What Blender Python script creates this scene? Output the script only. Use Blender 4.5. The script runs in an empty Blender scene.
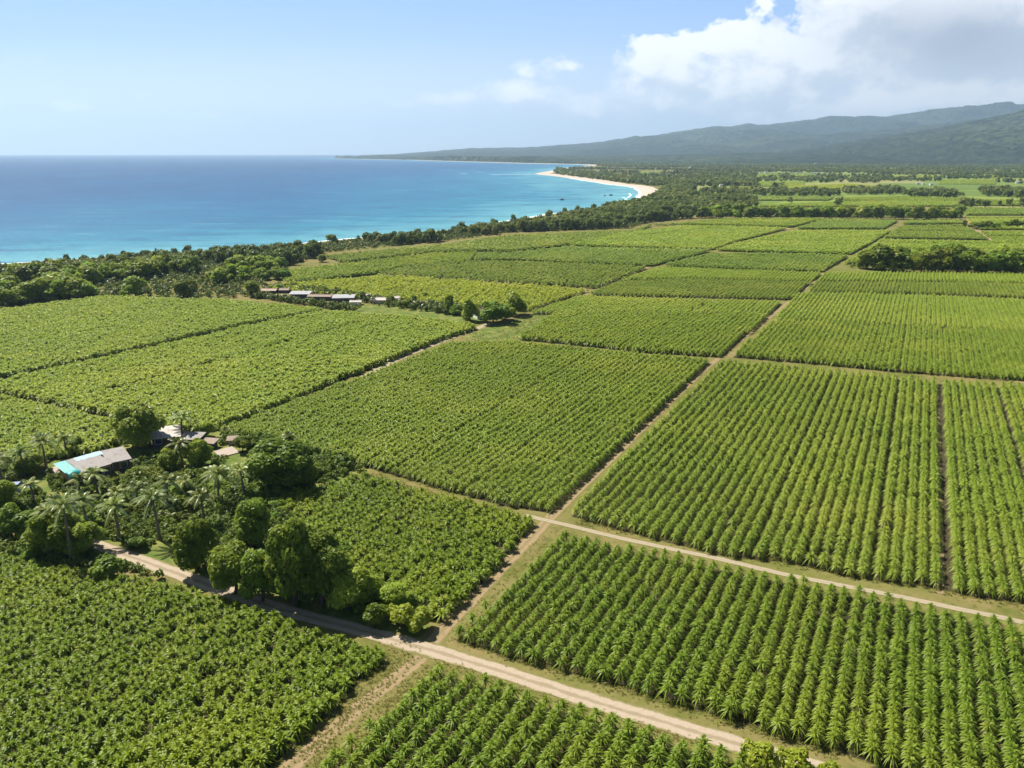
import bpy, math, random
import numpy as np
from mathutils import Vector

R = math.radians
C = bpy.context.scene.collection
SC = bpy.context.scene
rng = np.random.default_rng(11)
random.seed(5)

# ------------------------------------------------------------------ camera
FPX, CAMH = 813.0, 50.0
PITCH = math.atan(231.0 / FPX)
cam = bpy.data.cameras.new('camera')
cam.sensor_width = 36.0
cam.lens = FPX / 1024 * 36.0
cam.clip_start, cam.clip_end = 0.5, 120000
camo = bpy.data.objects.new('camera', cam)
camo.location = (0, 0, CAMH)
camo.rotation_euler = (math.pi / 2 - PITCH, 0, 0)
C.objects.link(camo)
SC.camera = camo
CP, SP = math.cos(PITCH), math.sin(PITCH)

# ------------------------------------------------------------------ light and exposure
SUN_EL, SUN_AZ = 52.0, -50.0          # azimuth from +Y (view direction), negative = left
SC.view_settings.view_transform = 'Standard'
SC.view_settings.look = 'None'
SC.view_settings.exposure = 0.91
SC.view_settings.gamma = 1.0
SC.render.engine = 'CYCLES'
SC.cycles.use_denoising = True
SC.cycles.max_bounces = 6
SC.cycles.diffuse_bounces = 2
SC.cycles.glossy_bounces = 2
SC.cycles.transmission_bounces = 3
SC.cycles.volume_bounces = 0
SC.cycles.transparent_max_bounces = 6

sun = bpy.data.lights.new('sun', 'SUN')
sun.energy = 5.0
sun.angle = R(0.53)
sun.color = (1.0, 0.95, 0.86)
suno = bpy.data.objects.new('sun', sun)
C.objects.link(suno)
sd = Vector((math.sin(R(SUN_AZ)) * math.cos(R(SUN_EL)), math.cos(R(SUN_AZ)) * math.cos(R(SUN_EL)), math.sin(R(SUN_EL))))
suno.rotation_euler = sd.to_track_quat('Z', 'Y').to_euler()
suno.location = (0, 0, 200)


def pxdir(x, y):
    dx, dy = (x - 512) / FPX, (384 - y) / FPX
    return np.array([dx, CP + dy * SP, dy * CP - SP])


def at(x, y, z=0.0):
    """the point on the level z that the photograph shows at this pixel"""
    d = pxdir(x, y)
    t = (z - CAMH) / d[2]
    return np.array([d[0] * t, d[1] * t, z])


def topz(x, y, Y):
    """height above ground of what stands Y metres ahead and reaches up to pixel row y"""
    d = pxdir(x, y)
    return CAMH + d[2] / d[1] * Y


def nd(nt, typ, **kw):
    n = nt.nodes.new(typ)
    for k, v in kw.items():
        setattr(n, k, v)
    return n


class NB:
    """small helper that wires math nodes"""
    def __init__(s, nt):
        s.nt = nt

    def _in(s, sock, v):
        if hasattr(v, 'is_output'):
            s.nt.links.new(v, sock)
        else:
            sock.default_value = v

    def m(s, op, a, b=0.0, c=0.0, clamp=False):
        n = nd(s.nt, 'ShaderNodeMath', operation=op)
        n.use_clamp = clamp
        s._in(n.inputs[0], a); s._in(n.inputs[1], b)
        if len(n.inputs) > 2:
            s._in(n.inputs[2], c)
        return n.outputs[0]

    def v(s, op, a, b=(0, 0, 0)):
        n = nd(s.nt, 'ShaderNodeVectorMath', operation=op)
        s._in(n.inputs[0], a); s._in(n.inputs[1], b)
        return n.outputs['Value'] if op in ('DOT_PRODUCT', 'LENGTH') else n.outputs['Vector']

    def noise(s, vec, scale, detail=4, rough=0.5, color=False):
        n = nd(s.nt, 'ShaderNodeTexNoise')
        s._in(n.inputs['Vector'], vec)
        n.inputs['Scale'].default_value = scale
        n.inputs['Detail'].default_value = detail
        n.inputs['Roughness'].default_value = rough
        return n.outputs['Color' if color else 'Fac']

    def ss(s, x, a, b):
        n = nd(s.nt, 'ShaderNodeMapRange', interpolation_type='SMOOTHSTEP')
        s._in(n.inputs[0], x)
        n.inputs[1].default_value = a; n.inputs[2].default_value = b
        n.inputs[3].default_value = 0; n.inputs[4].default_value = 1
        return n.outputs[0]

    def mix(s, f, a, b):
        n = nd(s.nt, 'ShaderNodeMix', data_type='RGBA')
        s._in(n.inputs[0], f)
        s._in(n.inputs[6], a if hasattr(a, 'is_output') else (*a, 1))
        s._in(n.inputs[7], b if hasattr(b, 'is_output') else (*b, 1))
        return n.outputs[2]


# ------------------------------------------------------------------ sky with its clouds
world = bpy.data.worlds.new('World')
SC.world = world
world.use_nodes = True
wt = world.node_tree
wt.nodes.clear()
b = NB(wt)
sky = nd(wt, 'ShaderNodeTexSky', sky_type='NISHITA')
sky.sun_disc = False
sky.sun_elevation = R(SUN_EL)
sky.sun_rotation = R(SUN_AZ)
sky.air_density = 1.0
sky.dust_density = 0.6
sky.ozone_density = 3.0
tc = nd(wt, 'ShaderNodeTexCoord')
sp = nd(wt, 'ShaderNodeSeparateXYZ')
wt.links.new(tc.outputs['Generated'], sp.inputs[0])
ysafe = b.m('MAXIMUM', sp.outputs[1], 0.05)
gx = b.m('DIVIDE', sp.outputs[0], ysafe)
gz = b.m('DIVIDE', sp.outputs[2], ysafe)
cmb = nd(wt, 'ShaderNodeCombineXYZ')
wt.links.new(gx, cmb.inputs[0]); wt.links.new(gz, cmb.inputs[1])
P0 = cmb.outputs[0]


def skyp(x, y):
    d = pxdir(x, y)
    return d[0] / d[1], d[2] / d[1]


# cloud banks: centre, half sizes (in picture-degree units), weight
CL = [(985, 12, 165, 62, 1.5), (880, 12, 62, 44, .9), (730, 48, 48, 24, .80), (657, 50, 36, 17, .55), (800, 74, 200, 44, .86), (690, 94, 140, 36, .62), (850, 20, 40, 30, 1.0), (620, 108, 150, 30, .50), (560, 70, 60, 16, .40), (900, 118, 240, 30, .9), (720, 122, 170, 18, .46),
      (560, 62, 46, 14, .36), (514, 93, 42, 14, .70), (452, 97, 44, 9, .52), (400, 104, 30, 6, .34), (575, 66, 40, 12, .5), (70, 106, 60, 8, .36), (200, 115, 40, 6, .32), (139, 94, 15, 4, .36), (940, 100, 180, 42, 1.0), (465, 108, 22, 5, .3), (620, 105, 110, 16, .3)]
SU = 1 / 845.0


def density(P):
    tot = None
    for (x, y, rx, ry, w) in CL:
        cx, cz = skyp(x, y)
        q = b.v('MULTIPLY', b.v('SUBTRACT', P, (cx, cz, 0)), (1 / (rx * SU), 1 / (ry * SU), 0))
        g = b.m('MULTIPLY', b.m('POWER', 2.718, b.m('MULTIPLY', b.v('DOT_PRODUCT', q, q), -1.0)), w)
        tot = g if tot is None else b.m('MAXIMUM', tot, g)
    st = b.v('MULTIPLY', P, (1, 1.35, 1))
    near = b.ss(tot, .02, .30)
    n1 = b.noise(st, 12.0, 12, 0.62)
    n2 = b.noise(st, 26.0, 6, 0.5)
    n1 = b.m('ADD', n1, b.m('MULTIPLY', b.m('SUBTRACT', .34, b.m('ABSOLUTE', b.m('SUBTRACT', n2, .5))), .22))
    return b.m('ADD', tot, b.m('MULTIPLY', b.m('MULTIPLY', b.m('SUBTRACT', n1, 0.55), 1.75), near))


D0 = density(P0)
D1 = density(b.v('ADD', P0, (-0.014, 0.020, 0)))
alpha = b.m('MINIMUM', b.m('DIVIDE', b.m('MAXIMUM', b.m('SUBTRACT', D0, .27), 0.0), b.m('ADD', .10, b.m('MULTIPLY', b.ss(gz, .14, .05), .34))), 1.0)
# thin banks fade near the horizon
alpha = b.m('MULTIPLY', alpha, b.ss(gz, 0.0, 0.04))
lit = b.ss(b.m('SUBTRACT', D0, D1), -0.24, 0.26)
cx, cz = skyp(962, 38)
q = b.v('MULTIPLY', b.v('SUBTRACT', P0, (cx, cz, 0)), (1 / (112 * SU), 1 / (40 * SU), 0))
thick = b.m('POWER', 2.718, b.m('MULTIPLY', b.v('DOT_PRODUCT', q, q), -1.0))
under = b.m('MULTIPLY', thick, b.m('ADD', 0.62, b.m('MULTIPLY', b.noise(P0, 16, 5, .55), .6)), clamp=True)
cc = b.mix(lit, (0.62, 0.67, 0.735), (1.0, .99, .975))
cc = b.mix(b.m('MULTIPLY', under, .9, clamp=True), cc, (0.30, 0.33, 0.39))
# clear air: pale towards the horizon, over the physical sky
skyc = b.v('SCALE', sky.outputs[0])
skyc.node.inputs['Scale'].default_value = 0.045
grad = nd(wt, 'ShaderNodeValToRGB')
e = grad.color_ramp.elements
e[0].position, e[0].color = 0.0, (0.80, 0.87, 0.94, 1)
e[1].position, e[1].color = 1.0, (0.21, 0.40, 0.78, 1)
m1 = grad.color_ramp.elements.new(0.28); m1.color = (0.65, 0.755, 0.905, 1)
m2 = grad.color_ramp.elements.new(0.62); m2.color = (0.35, 0.54, 0.86, 1)
wt.links.new(b.m('MULTIPLY', gz, 4.8, clamp=True), grad.inputs[0])
low = b.m('SUBTRACT', 1.0, b.ss(sp.outputs[2], 0.165, 0.25))
air = b.mix(b.m('MULTIPLY', low, .9), skyc, grad.outputs[0])
fwd = b.ss(sp.outputs[1], 0.0, 0.3)
col = b.mix(b.m('MULTIPLY', b.m('MULTIPLY', alpha, fwd), 0.90), air, cc)
bg = nd(wt, 'ShaderNodeBackground')
bg.inputs[1].default_value = 0.72
wt.links.new(col, bg.inputs[0])
wo = nd(wt, 'ShaderNodeOutputWorld')
wt.links.new(bg.outputs[0], wo.inputs[0])
try:
    world.cycles.sampling_method = 'MANUAL'
    world.cycles.sample_map_resolution = 512
except Exception:
    pass

# ------------------------------------------------------------------ materials
MATS = {}
RUST = ('roof_grey', 'roof_pale', 'roof_white', 'roof_brown', 'roof_blue', 'roof_teal')


def new_mat(name):
    m = bpy.data.materials.new(name)
    m.use_nodes = True
    nt = m.node_tree
    nt.nodes.clear()
    out = nd(nt, 'ShaderNodeOutputMaterial')
    p = nd(nt, 'ShaderNodeBsdfPrincipled')
    nt.links.new(p.outputs[0], out.inputs[0])
    MATS[name] = m
    return m, nt, NB(nt), p, out


def plain(name, col, rough=.7, var=.18, scale=2.0, metal=0.0, bump=0.0, spec=.3):
    m, nt, k, p, out = new_mat(name)
    t = nd(nt, 'ShaderNodeTexCoord').outputs['Object']
    n = k.noise(t, scale, 5, .6)
    c2 = tuple(max(0, c * (1 - 2.2 * var)) for c in col)
    c3 = tuple(min(1, c * (1 + var)) for c in col)
    bc = k.mix(n, c2, c3)
    if name in RUST:                  # streaks of rust and dirt down the sheets
        st_ = k.noise(k.v('MULTIPLY', t, (2.2, .5, 1)), 1.0, 6, .7)
        bc = k.mix(k.m('MULTIPLY', k.ss(st_, .5, .66), .6), bc, (.16, .09, .055))
    nt.links.new(bc, p.inputs['Base Color'])
    p.inputs['Roughness'].default_value = rough
    p.inputs['Metallic'].default_value = metal
    p.inputs['Specular IOR Level'].default_value = spec
    if bump:
        bn = nd(nt, 'ShaderNodeBump'); bn.inputs['Strength'].default_value = bump
        nt.links.new(n, bn.inputs['Height']); nt.links.new(bn.outputs[0], p.inputs['Normal'])
    return m


def leaf(name, ca, cb, cpatch=None, pscale=.02, transl=.3, spec=.22, rough=.45, objrand=False, patch=(.45, .7)):
    """foliage: two leaf colours by leaf, a third where the planting is a different age"""
    m, nt, k, p, out = new_mat(name)
    a = nd(nt, 'ShaderNodeAttribute', attribute_name='rnd')
    col = k.mix(k.m('MINIMUM', a.outputs['Fac'], 1.0), ca, cb)
    if name.startswith('crop'):      # a few drying leaves
        col = k.mix(k.m('MULTIPLY', k.ss(a.outputs['Fac'], 1.05, 1.5), .8), col, (.40, .33, .10))
    geo = nd(nt, 'ShaderNodeNewGeometry')
    if cpatch:
        n = k.noise(geo.outputs['Position'], pscale, 4, .6)
        col = k.mix(k.m('MULTIPLY', k.ss(n, *patch), .8), col, cpatch)
    if objrand:
        oi = nd(nt, 'ShaderNodeObjectInfo')
        hs = nd(nt, 'ShaderNodeHueSaturation')
        k._in(hs.inputs['Value'], k.m('ADD', .72, k.m('MULTIPLY', oi.outputs['Random'], .6)))
        k._in(hs.inputs['Hue'], k.m('ADD', .485, k.m('MULTIPLY', k.m('FRACT', k.m('MULTIPLY', oi.outputs['Random'], 17.3)), .035)))
        nt.links.new(col, hs.inputs['Color'])
        col = hs.outputs[0]
    nt.links.new(col, p.inputs['Base Color'])
    p.inputs['Roughness'].default_value = rough
    p.inputs['Specular IOR Level'].default_value = spec
    tr = nd(nt, 'ShaderNodeBsdfTranslucent')
    hs2 = nd(nt, 'ShaderNodeHueSaturation')
    hs2.inputs['Hue'].default_value = .485
    hs2.inputs['Value'].default_value = 1.25
    nt.links.new(col, hs2.inputs['Color']); nt.links.new(hs2.outputs[0], tr.inputs[0])
    mx = nd(nt, 'ShaderNodeMixShader'); mx.inputs[0].default_value = transl
    nt.links.new(p.outputs[0], mx.inputs[1]); nt.links.new(tr.outputs[0], mx.inputs[2])
    nt.links.new(mx.outputs[0], out.inputs[0])
    return m


# crops
leaf('crop_near', (.110, .180, .014), (.265, .365, .036), (.28, .345, .034), .05, transl=.38)
leaf('crop_broad', (.118, .190, .012), (.265, .355, .028), (.29, .35, .032), .06, transl=.38)
leaf('crop_mid', (.170, .255, .023), (.315, .405, .052), (.36, .41, .058), .03, transl=.38)
leaf('crop_olive', (.160, .235, .026), (.285, .365, .056), (.33, .37, .062), .03, transl=.38)
leaf('crop_light', (.222, .318, .036), (.352, .445, .066), (.40, .45, .07), .02, transl=.38)
leaf('crop_yellow', (.275, .350, .025), (.410, .470, .050), (.455, .47, .060), .02, transl=.38)
leaf('crop_cool', (.170, .255, .038), (.290, .390, .067), (.33, .395, .07), .02, transl=.38)
# trees
leaf('tree_leaves', (.115, .185, .016), (.310, .390, .046), None, transl=.42, spec=.12, objrand=True)
leaf('tree_leaves_dark', (.095, .150, .016), (.250, .320, .040), None, transl=.40, spec=.12, objrand=True)
leaf('far_tree_leaves', (.078, .118, .024), (.190, .240, .050), (.24, .26, .07), .012, transl=.3, spec=.08)
leaf('shrub_leaves', (.125, .195, .017), (.260, .340, .040), None, transl=.4, spec=.12, objrand=True)
leaf('yellow_shrub_leaves', (.21, .28, .020), (.38, .42, .04), None, transl=.4)
leaf('palm_leaves', (.095, .150, .020), (.40, .44, .13), None, transl=.25, spec=.6, rough=.35, objrand=True)
leaf('weeds', (.065, .115, .012), (.175, .245, .030), (.22, .26, .05), .12, transl=.35)
leaf('verge', (.19, .20, .042), (.34, .31, .095), None, transl=.3, spec=.05)
plain('bark', (.11, .085, .06), .9, .3, 6, bump=.4)
plain('palm_bark', (.20, .165, .125), .9, .25, 8, bump=.4)
plain('crop_soil', (.060, .046, .020), .95, .35, .4)
plain('roof_teal', (.025, .33, .31), .45, .12, 1.5)
plain('roof_blue', (.21, .42, .50), .4, .12, 1.5)
plain('roof_grey', (.28, .255, .235), .65, .18, 1.2)
plain('roof_pale', (.50, .45, .40), .55, .12, .6)
plain('roof_white', (.40, .40, .395), .45, .08, .6)
plain('roof_brown', (.30, .225, .175), .75, .2, .7)
plain('roof_rust', (.42, .30, .24), .75, .25, .7)
plain('wall_dark', (.10, .10, .11), .85, .2, 1)
plain('wall_ochre', (.42, .27, .12), .85, .15, 1)
plain('wall_pale', (.45, .40, .34), .85, .1, 1)
plain('wall_pink', (.60, .44, .38), .85, .1, 1)
plain('wall_white', (.78, .77, .74), .8, .08, 1)
plain('window_glass', (.03, .04, .05), .15, .1, 1, spec=.6)
plain('window_frame', (.5, .48, .44), .6, .1, 2)
plain('door_wood', (.16, .09, .05), .7, .2, 3)
plain('concrete', (.40, .33, .27), .9, .12, .7)
plain('car_paint', (.30, .36, .50), .3, .05, 2, metal=.2, spec=.5)
plain('car_glass', (.02, .025, .03), .08, .05, 2, spec=.6)
plain('tyre', (.02, .02, .02), .9, .1, 5)
plain('boat_white', (.8, .8, .8), .35, .05, 2)
plain('boat_dark', (.05, .06, .08), .5, .1, 2)

# ground: dry grass, green grass and bare earth
m, nt, k, p, out = new_mat('ground')
pos = nd(nt, 'ShaderNodeNewGeometry').outputs['Position']
n1 = k.noise(pos, .09, 6, .65); n2 = k.noise(pos, .9, 5, .65); n3 = k.noise(pos, .011, 4, .6)
c = k.mix(k.ss(n1, .36, .62), (.118, .125, .027), (.205, .165, .062))
c = k.mix(k.m('MULTIPLY', k.ss(n2, .52, .72), .6), c, (.22, .155, .08))
c = k.mix(k.m('MULTIPLY', k.ss(n2, .50, .30), .6), c, (.06, .085, .016))
c = k.mix(k.m('MULTIPLY', k.ss(n3, .48, .62), .5), c, (.11, .145, .025))
nt.links.new(c, p.inputs['Base Color']); p.inputs['Roughness'].default_value = .95
p.inputs['Specular IOR Level'].default_value = .1
bn = nd(nt, 'ShaderNodeBump'); bn.inputs['Strength'].default_value = .5; bn.inputs['Distance'].default_value = .3
nt.links.new(n2, bn.inputs['Height']); nt.links.new(bn.outputs[0], p.inputs['Normal'])

# lawn / garden grass
m, nt, k, p, out = new_mat('garden_grass')
pos = nd(nt, 'ShaderNodeNewGeometry').outputs['Position']
n1 = k.noise(pos, .3, 6, .65); n2 = k.noise(pos, 2.5, 4, .6)
c = k.mix(k.ss(n1, .4, .65), (.085, .13, .022), (.19, .19, .05))
c = k.mix(k.m('MULTIPLY', k.ss(n2, .55, .75), .5), c, (.24, .2, .1))
nt.links.new(c, p.inputs['Base Color']); p.inputs['Roughness'].default_value = .95
p.inputs['Specular IOR Level'].default_value = .1


m, nt, k, p, out = new_mat('plain_grass')
pos = nd(nt, 'ShaderNodeNewGeometry').outputs['Position']
ma = nd(nt, 'ShaderNodeMapping'); ma.inputs['Rotation'].default_value = (0, 0, R(26.4)); ma.inputs['Scale'].default_value = (1, 1, 1)
nt.links.new(pos, ma.inputs[0])
vo = nd(nt, 'ShaderNodeTexVoronoi', distance='CHEBYCHEV'); vo.inputs['Scale'].default_value = .006
nt.links.new(ma.outputs[0], vo.inputs['Vector'])
sr = nd(nt, 'ShaderNodeSeparateColor'); nt.links.new(vo.outputs['Color'], sr.inputs[0])
c = k.mix(sr.outputs[0], (.105, .165, .035), (.25, .30, .065))
c = k.mix(k.m('MULTIPLY', k.ss(sr.outputs[1], .72, .8), .8), c, (.30, .27, .12))
c = k.mix(k.m('MULTIPLY', k.noise(pos, .05, 5, .6), .5), c, (.09, .13, .03))
nt.links.new(c, p.inputs['Base Color']); p.inputs['Roughness'].default_value = .95
p.inputs['Specular IOR Level'].default_value = .05


def track_mat(name, rut, mid, edge, mids, edges):
    m, nt, k, p, out = new_mat(name)
    a = nd(nt, 'ShaderNodeAttribute', attribute_name='across').outputs['Fac']
    pos = nd(nt, 'ShaderNodeNewGeometry').outputs['Position']
    n1 = k.noise(pos, .5, 6, .7); n2 = k.noise(pos, 2.2, 5, .65)
    ab = k.m('ABSOLUTE', a)
    wob = k.m('ADD', ab, k.m('MULTIPLY', k.m('SUBTRACT', n1, .5), .7))
    c = k.mix(k.m('MULTIPLY', k.ss(wob, .30, .08), mids), rut, mid)
    c = k.mix(k.m('MULTIPLY', k.ss(wob, edges, edges + .25), 1.0), c, edge)
    c = k.mix(k.m('MULTIPLY', k.ss(n2, .45, .75), .4), c, tuple(x * .62 for x in rut))
    nt.links.new(c, p.inputs['Base Color']); p.inputs['Roughness'].default_value = .95
    p.inputs['Specular IOR Level'].default_value = .1
    bn = nd(nt, 'ShaderNodeBump'); bn.inputs['Strength'].default_value = .4; bn.inputs['Distance'].default_value = .15
    nt.links.new(n2, bn.inputs['Height']); nt.links.new(bn.outputs[0], p.inputs['Normal'])


track_mat('dirt_road', (.385, .31, .225), (.25, .20, .125), (.17, .155, .05), .85, .66)
track_mat('earth_track', (.285, .205, .115), (.19, .16, .065), (.165, .15, .047), .75, .55)
track_mat('pale_track', (.35, .285, .20), (.26, .22, .13), (.16, .155, .05), .5, .62)

# sand
m, nt, k, p, out = new_mat('sand')
pos = nd(nt, 'ShaderNodeNewGeometry').outputs['Position']
c = k.mix(k.noise(pos, .06, 5, .6), (.40, .315, .245), (.53, .445, .36))
nt.links.new(c, p.inputs['Base Color']); p.inputs['Roughness'].default_value = .9
# surf
m, nt, k, p, out = new_mat('surf')
pos = nd(nt, 'ShaderNodeNewGeometry').outputs['Position']
c = k.mix(k.ss(k.noise(pos, .07, 6, .7), .40, .58), (.30, .62, .66), (.86, .90, .90))
nt.links.new(c, p.inputs['Base Color']); p.inputs['Roughness'].default_value = .8
# sea
m, nt, k, p, out = new_mat('sea')
pos = nd(nt, 'ShaderNodeNewGeometry').outputs['Position']
a = nd(nt, 'ShaderNodeAttribute', attribute_name='shallow').outputs['Fac']
st = k.v('MULTIPLY', pos, (1, .35, 1))
nz = k.noise(st, .006, 5, .6)
nz2 = k.noise(k.v('MULTIPLY', pos, (1, .5, 1)), .03, 4, .6)
s = k.m('ADD', a, k.m('MULTIPLY', k.m('SUBTRACT', nz, .5), .75), clamp=True)
rp = nd(nt, 'ShaderNodeValToRGB')
e = rp.color_ramp.elements
e[0].position, e[0].color = 0.0, (.006, .042, .130, 1)
e[1].position, e[1].color = 1.0, (.13, .36, .39, 1)
q1 = e.new(.32); q1.color = (.008, .088, .205, 1)
q2 = e.new(.65); q2.color = (.026, .185, .275, 1)
nt.links.new(s, rp.inputs[0])
nz3 = k.noise(k.v('MULTIPLY', pos, (.25, 1, 1)), .045, 6, .7)
c = k.mix(k.m('MULTIPLY', k.ss(nz2, .45, .7), .22), rp.outputs[0], (.006, .08, .19))
c = k.mix(k.m('MULTIPLY', k.ss(nz3, .48, .64), .55), c, (.008, .075, .16))
c = k.mix(k.m('MULTIPLY', k.ss(nz3, .44, .30), .38), c, (.12, .30, .36))
nt.links.new(c, p.inputs['Base Color'])
p.inputs['Roughness'].default_value = .25
p.inputs['IOR'].default_value = 1.33
p.inputs['Specular IOR Level'].default_value = .06
bn = nd(nt, 'ShaderNodeBump'); bn.inputs['Strength'].default_value = 1.0; bn.inputs['Distance'].default_value = 2.0
wv = k.noise(k.v('MULTIPLY', pos, (.6, 1, 1)), .22, 5, .65)
nt.links.new(wv, bn.inputs['Height']); nt.links.new(bn.outputs[0], p.inputs['Normal'])
# hills
m, nt, k, p, out = new_mat('hill_forest')
pos = nd(nt, 'ShaderNodeNewGeometry').outputs['Position']
n1 = k.noise(pos, .0022, 6, .65); n2 = k.noise(pos, .022, 5, .7); n3 = k.noise(pos, .0008, 3, .5)
c = k.mix(k.ss(n2, .38, .64), (.007, .016, .009), (.085, .115, .040))
c = k.mix(k.m('MULTIPLY', k.ss(n1, .53, .68), .7), c, (.10, .125, .045))
c = k.mix(k.m('MULTIPLY', k.ss(n3, .42, .56), .55), c, (.014, .028, .014))
nt.links.new(c, p.inputs['Base Color']); p.inputs['Roughness'].default_value = .95
p.inputs['Specular IOR Level'].default_value = .05
bn = nd(nt, 'ShaderNodeBump'); bn.inputs['Strength'].default_value = 1; bn.inputs['Distance'].default_value = 40
nt.links.new(n2, bn.inputs['Height']); nt.links.new(bn.outputs[0], p.inputs['Normal'])


# ------------------------------------------------------------------ mesh helpers
def tag(o, label=None, cat=None, group=None, kind=None):
    if label: o['label'] = label
    if cat: o['category'] = cat
    if group: o['group'] = group
    if kind: o['kind'] = kind
    return o


def link(name, me, parent=None, loc=None):
    o = bpy.data.objects.new(name, me)
    C.objects.link(o)
    if parent: o.parent = parent
    if loc is not None: o.location = loc
    return o


def empty(name, loc, rz=0.0):
    o = bpy.data.objects.new(name, None)
    o.empty_display_size = .5
    o.location = loc
    o.rotation_euler = (0, 0, rz)
    C.objects.link(o)
    return o


def raw_mesh(name, V, Q, mat, rnd=None, attr='rnd', smooth=False, mats=None, midx=None):
    """mesh from numpy arrays; Q is (n,4) or (n,3)"""
    V = np.asarray(V, np.float32); Q = np.asarray(Q, np.int32)
    me = bpy.data.meshes.new(name)
    k_ = Q.shape[1]
    me.vertices.add(len(V)); me.vertices.foreach_set('co', V.ravel())
    me.loops.add(Q.size); me.loops.foreach_set('vertex_index', Q.ravel())
    me.polygons.add(len(Q)); me.polygons.foreach_set('loop_start', np.arange(0, Q.size, k_, dtype=np.int32))
    for mm in (mats or [mat]): me.materials.append(MATS[mm])
    if midx is not None: me.polygons.foreach_set('material_index', np.asarray(midx, np.int32))
    if smooth: me.polygons.foreach_set('use_smooth', np.ones(len(Q), bool))
    if rnd is not None:
        at_ = me.attributes.new(attr, 'FLOAT', 'POINT'); at_.data.foreach_set('value', np.asarray(rnd, np.float32))
    me.update(calc_edges=True)
    return me


def poly_mesh(name, polys, mat):
    """flat or plain polygon lists: [(verts, faces)]"""
    me = bpy.data.meshes.new(name)
    me.from_pydata([tuple(map(float, v)) for v in polys[0]], [], polys[1])
    me.materials.append(MATS[mat])
    me.update()
    return me


class MB:
    def __init__(s): s.v = []; s.f = []

    def quad(s, *p):
        n = len(s.v); s.v += [tuple(map(float, q)) for q in p]; s.f.append(tuple(range(n, n + len(p))))

    def box(s, x0, x1, y0, y1, z0, z1):
        n = len(s.v)
        s.v += [(x, y, z) for z in (z0, z1) for (x, y) in ((x0, y0), (x1, y0), (x1, y1), (x0, y1))]
        for f in ((3, 2, 1, 0), (4, 5, 6, 7), (0, 1, 5, 4), (1, 2, 6, 5), (2, 3, 7, 6), (3, 0, 4, 7)):
            s.f.append(tuple(n + i for i in f))

    def slab(s, pts, th):
        """a sheet with thickness: pts in order, thickness downwards"""
        n = len(s.v); k_ = len(pts)
        s.v += [tuple(map(float, q)) for q in pts] + [(float(q[0]), float(q[1]), float(q[2]) - th) for q in pts]
        s.f.append(tuple(range(n, n + k_))); s.f.append(tuple(range(n + 2 * k_ - 1, n + k_ - 1, -1)))
        for i in range(k_):
            j = (i + 1) % k_
            s.f.append((n + i, n + k_ + i, n + k_ + j, n + j))

    def tube(s, pts, rad, seg=7):
        n = len(s.v)
        pts = [Vector(q) for q in pts]
        for i, q in enumerate(pts):
            d = (pts[min(i + 1, len(pts) - 1)] - pts[max(i - 1, 0)]).normalized()
            a_ = d.cross(Vector((0.31, 1, .12))).normalized(); b_ = d.cross(a_)
            for j in range(seg):
                t = 2 * math.pi * j / seg
                s.v.append(tuple(q + (a_ * math.cos(t) + b_ * math.sin(t)) * rad[i]))
        for i in range(len(pts) - 1):
            for j in range(seg):
                s.f.append((n + i * seg + j, n + i * seg + (j + 1) % seg, n + (i + 1) * seg + (j + 1) % seg, n + (i + 1) * seg + j))
        s.f.append(tuple(n + (len(pts) - 1) * seg + j for j in range(seg)))

    def mesh(s, name, mat, smooth=False):
        me = bpy.data.meshes.new(name); me.from_pydata(s.v, [], s.f); me.materials.append(MATS[mat])
        if smooth:
            for q in me.polygons: q.use_smooth = True
        me.update()
        return me

    def build(s, name, mat, parent=None, smooth=False):
        return link(name, s.mesh(name, mat, smooth), parent)


def inside(P, poly):
    x, y = P[:, 0], P[:, 1]
    r = np.zeros(len(P), bool)
    n = len(poly)
    for i in range(n):
        x0, y0 = poly[i][:2]; x1, y1 = poly[(i + 1) % n][:2]
        cnd = ((y0 > y) != (y1 > y))
        with np.errstate(divide='ignore', invalid='ignore'):
            r ^= cnd & (x < (x1 - x0) * (y - y0) / (y1 - y0 + 1e-12) + x0)
    return r


def camspace(P, z=1.0):
    d = P[:, :2]
    zc = d[:, 1] * CP - (z - CAMH) * SP
    yc = d[:, 1] * SP + (z - CAMH) * CP
    return d[:, 0], yc, zc


def topx(P, z=0.0):
    x, y, zc = camspace(P, z)
    return 512 + FPX * x / zc, 384 - FPX * y / zc


def infrustum(P, m=14.0):
    x, y, zc = camspace(P, 2.0)
    return (np.abs(x) < 512 / FPX * zc + m) & (y > -(384 / FPX) * zc - 7) & (zc > 5)


def vnoise(X, Y, seed=0):
    xi = np.floor(X).astype(np.int64); yi = np.floor(Y).astype(np.int64)
    fx, fy = X - xi, Y - yi
    fx = fx * fx * (3 - 2 * fx); fy = fy * fy * (3 - 2 * fy)

    def hsh(i, j):
        h = (i * 374761393 + j * 668265263 + seed * 1442695041) & 0x7fffffff
        h = ((h ^ (h >> 13)) * 1274126177) & 0x7fffffff
        return ((h ^ (h >> 16)) & 0xffff) / 65535.0
    return (hsh(xi, yi) * (1 - fx) + hsh(xi + 1, yi) * fx) * (1 - fy) + (hsh(xi, yi + 1) * (1 - fx) + hsh(xi + 1, yi + 1) * fx) * fy


def fbm(X, Y, seed=0, oct=5, rough=.5):
    t = np.zeros_like(X, float); a_ = 1.0; s_ = 0.0
    for o in range(oct):
        t += a_ * vnoise(X * 2 ** o, Y * 2 ** o, seed + o); s_ += a_; a_ *= rough
    return t / s_


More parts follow.
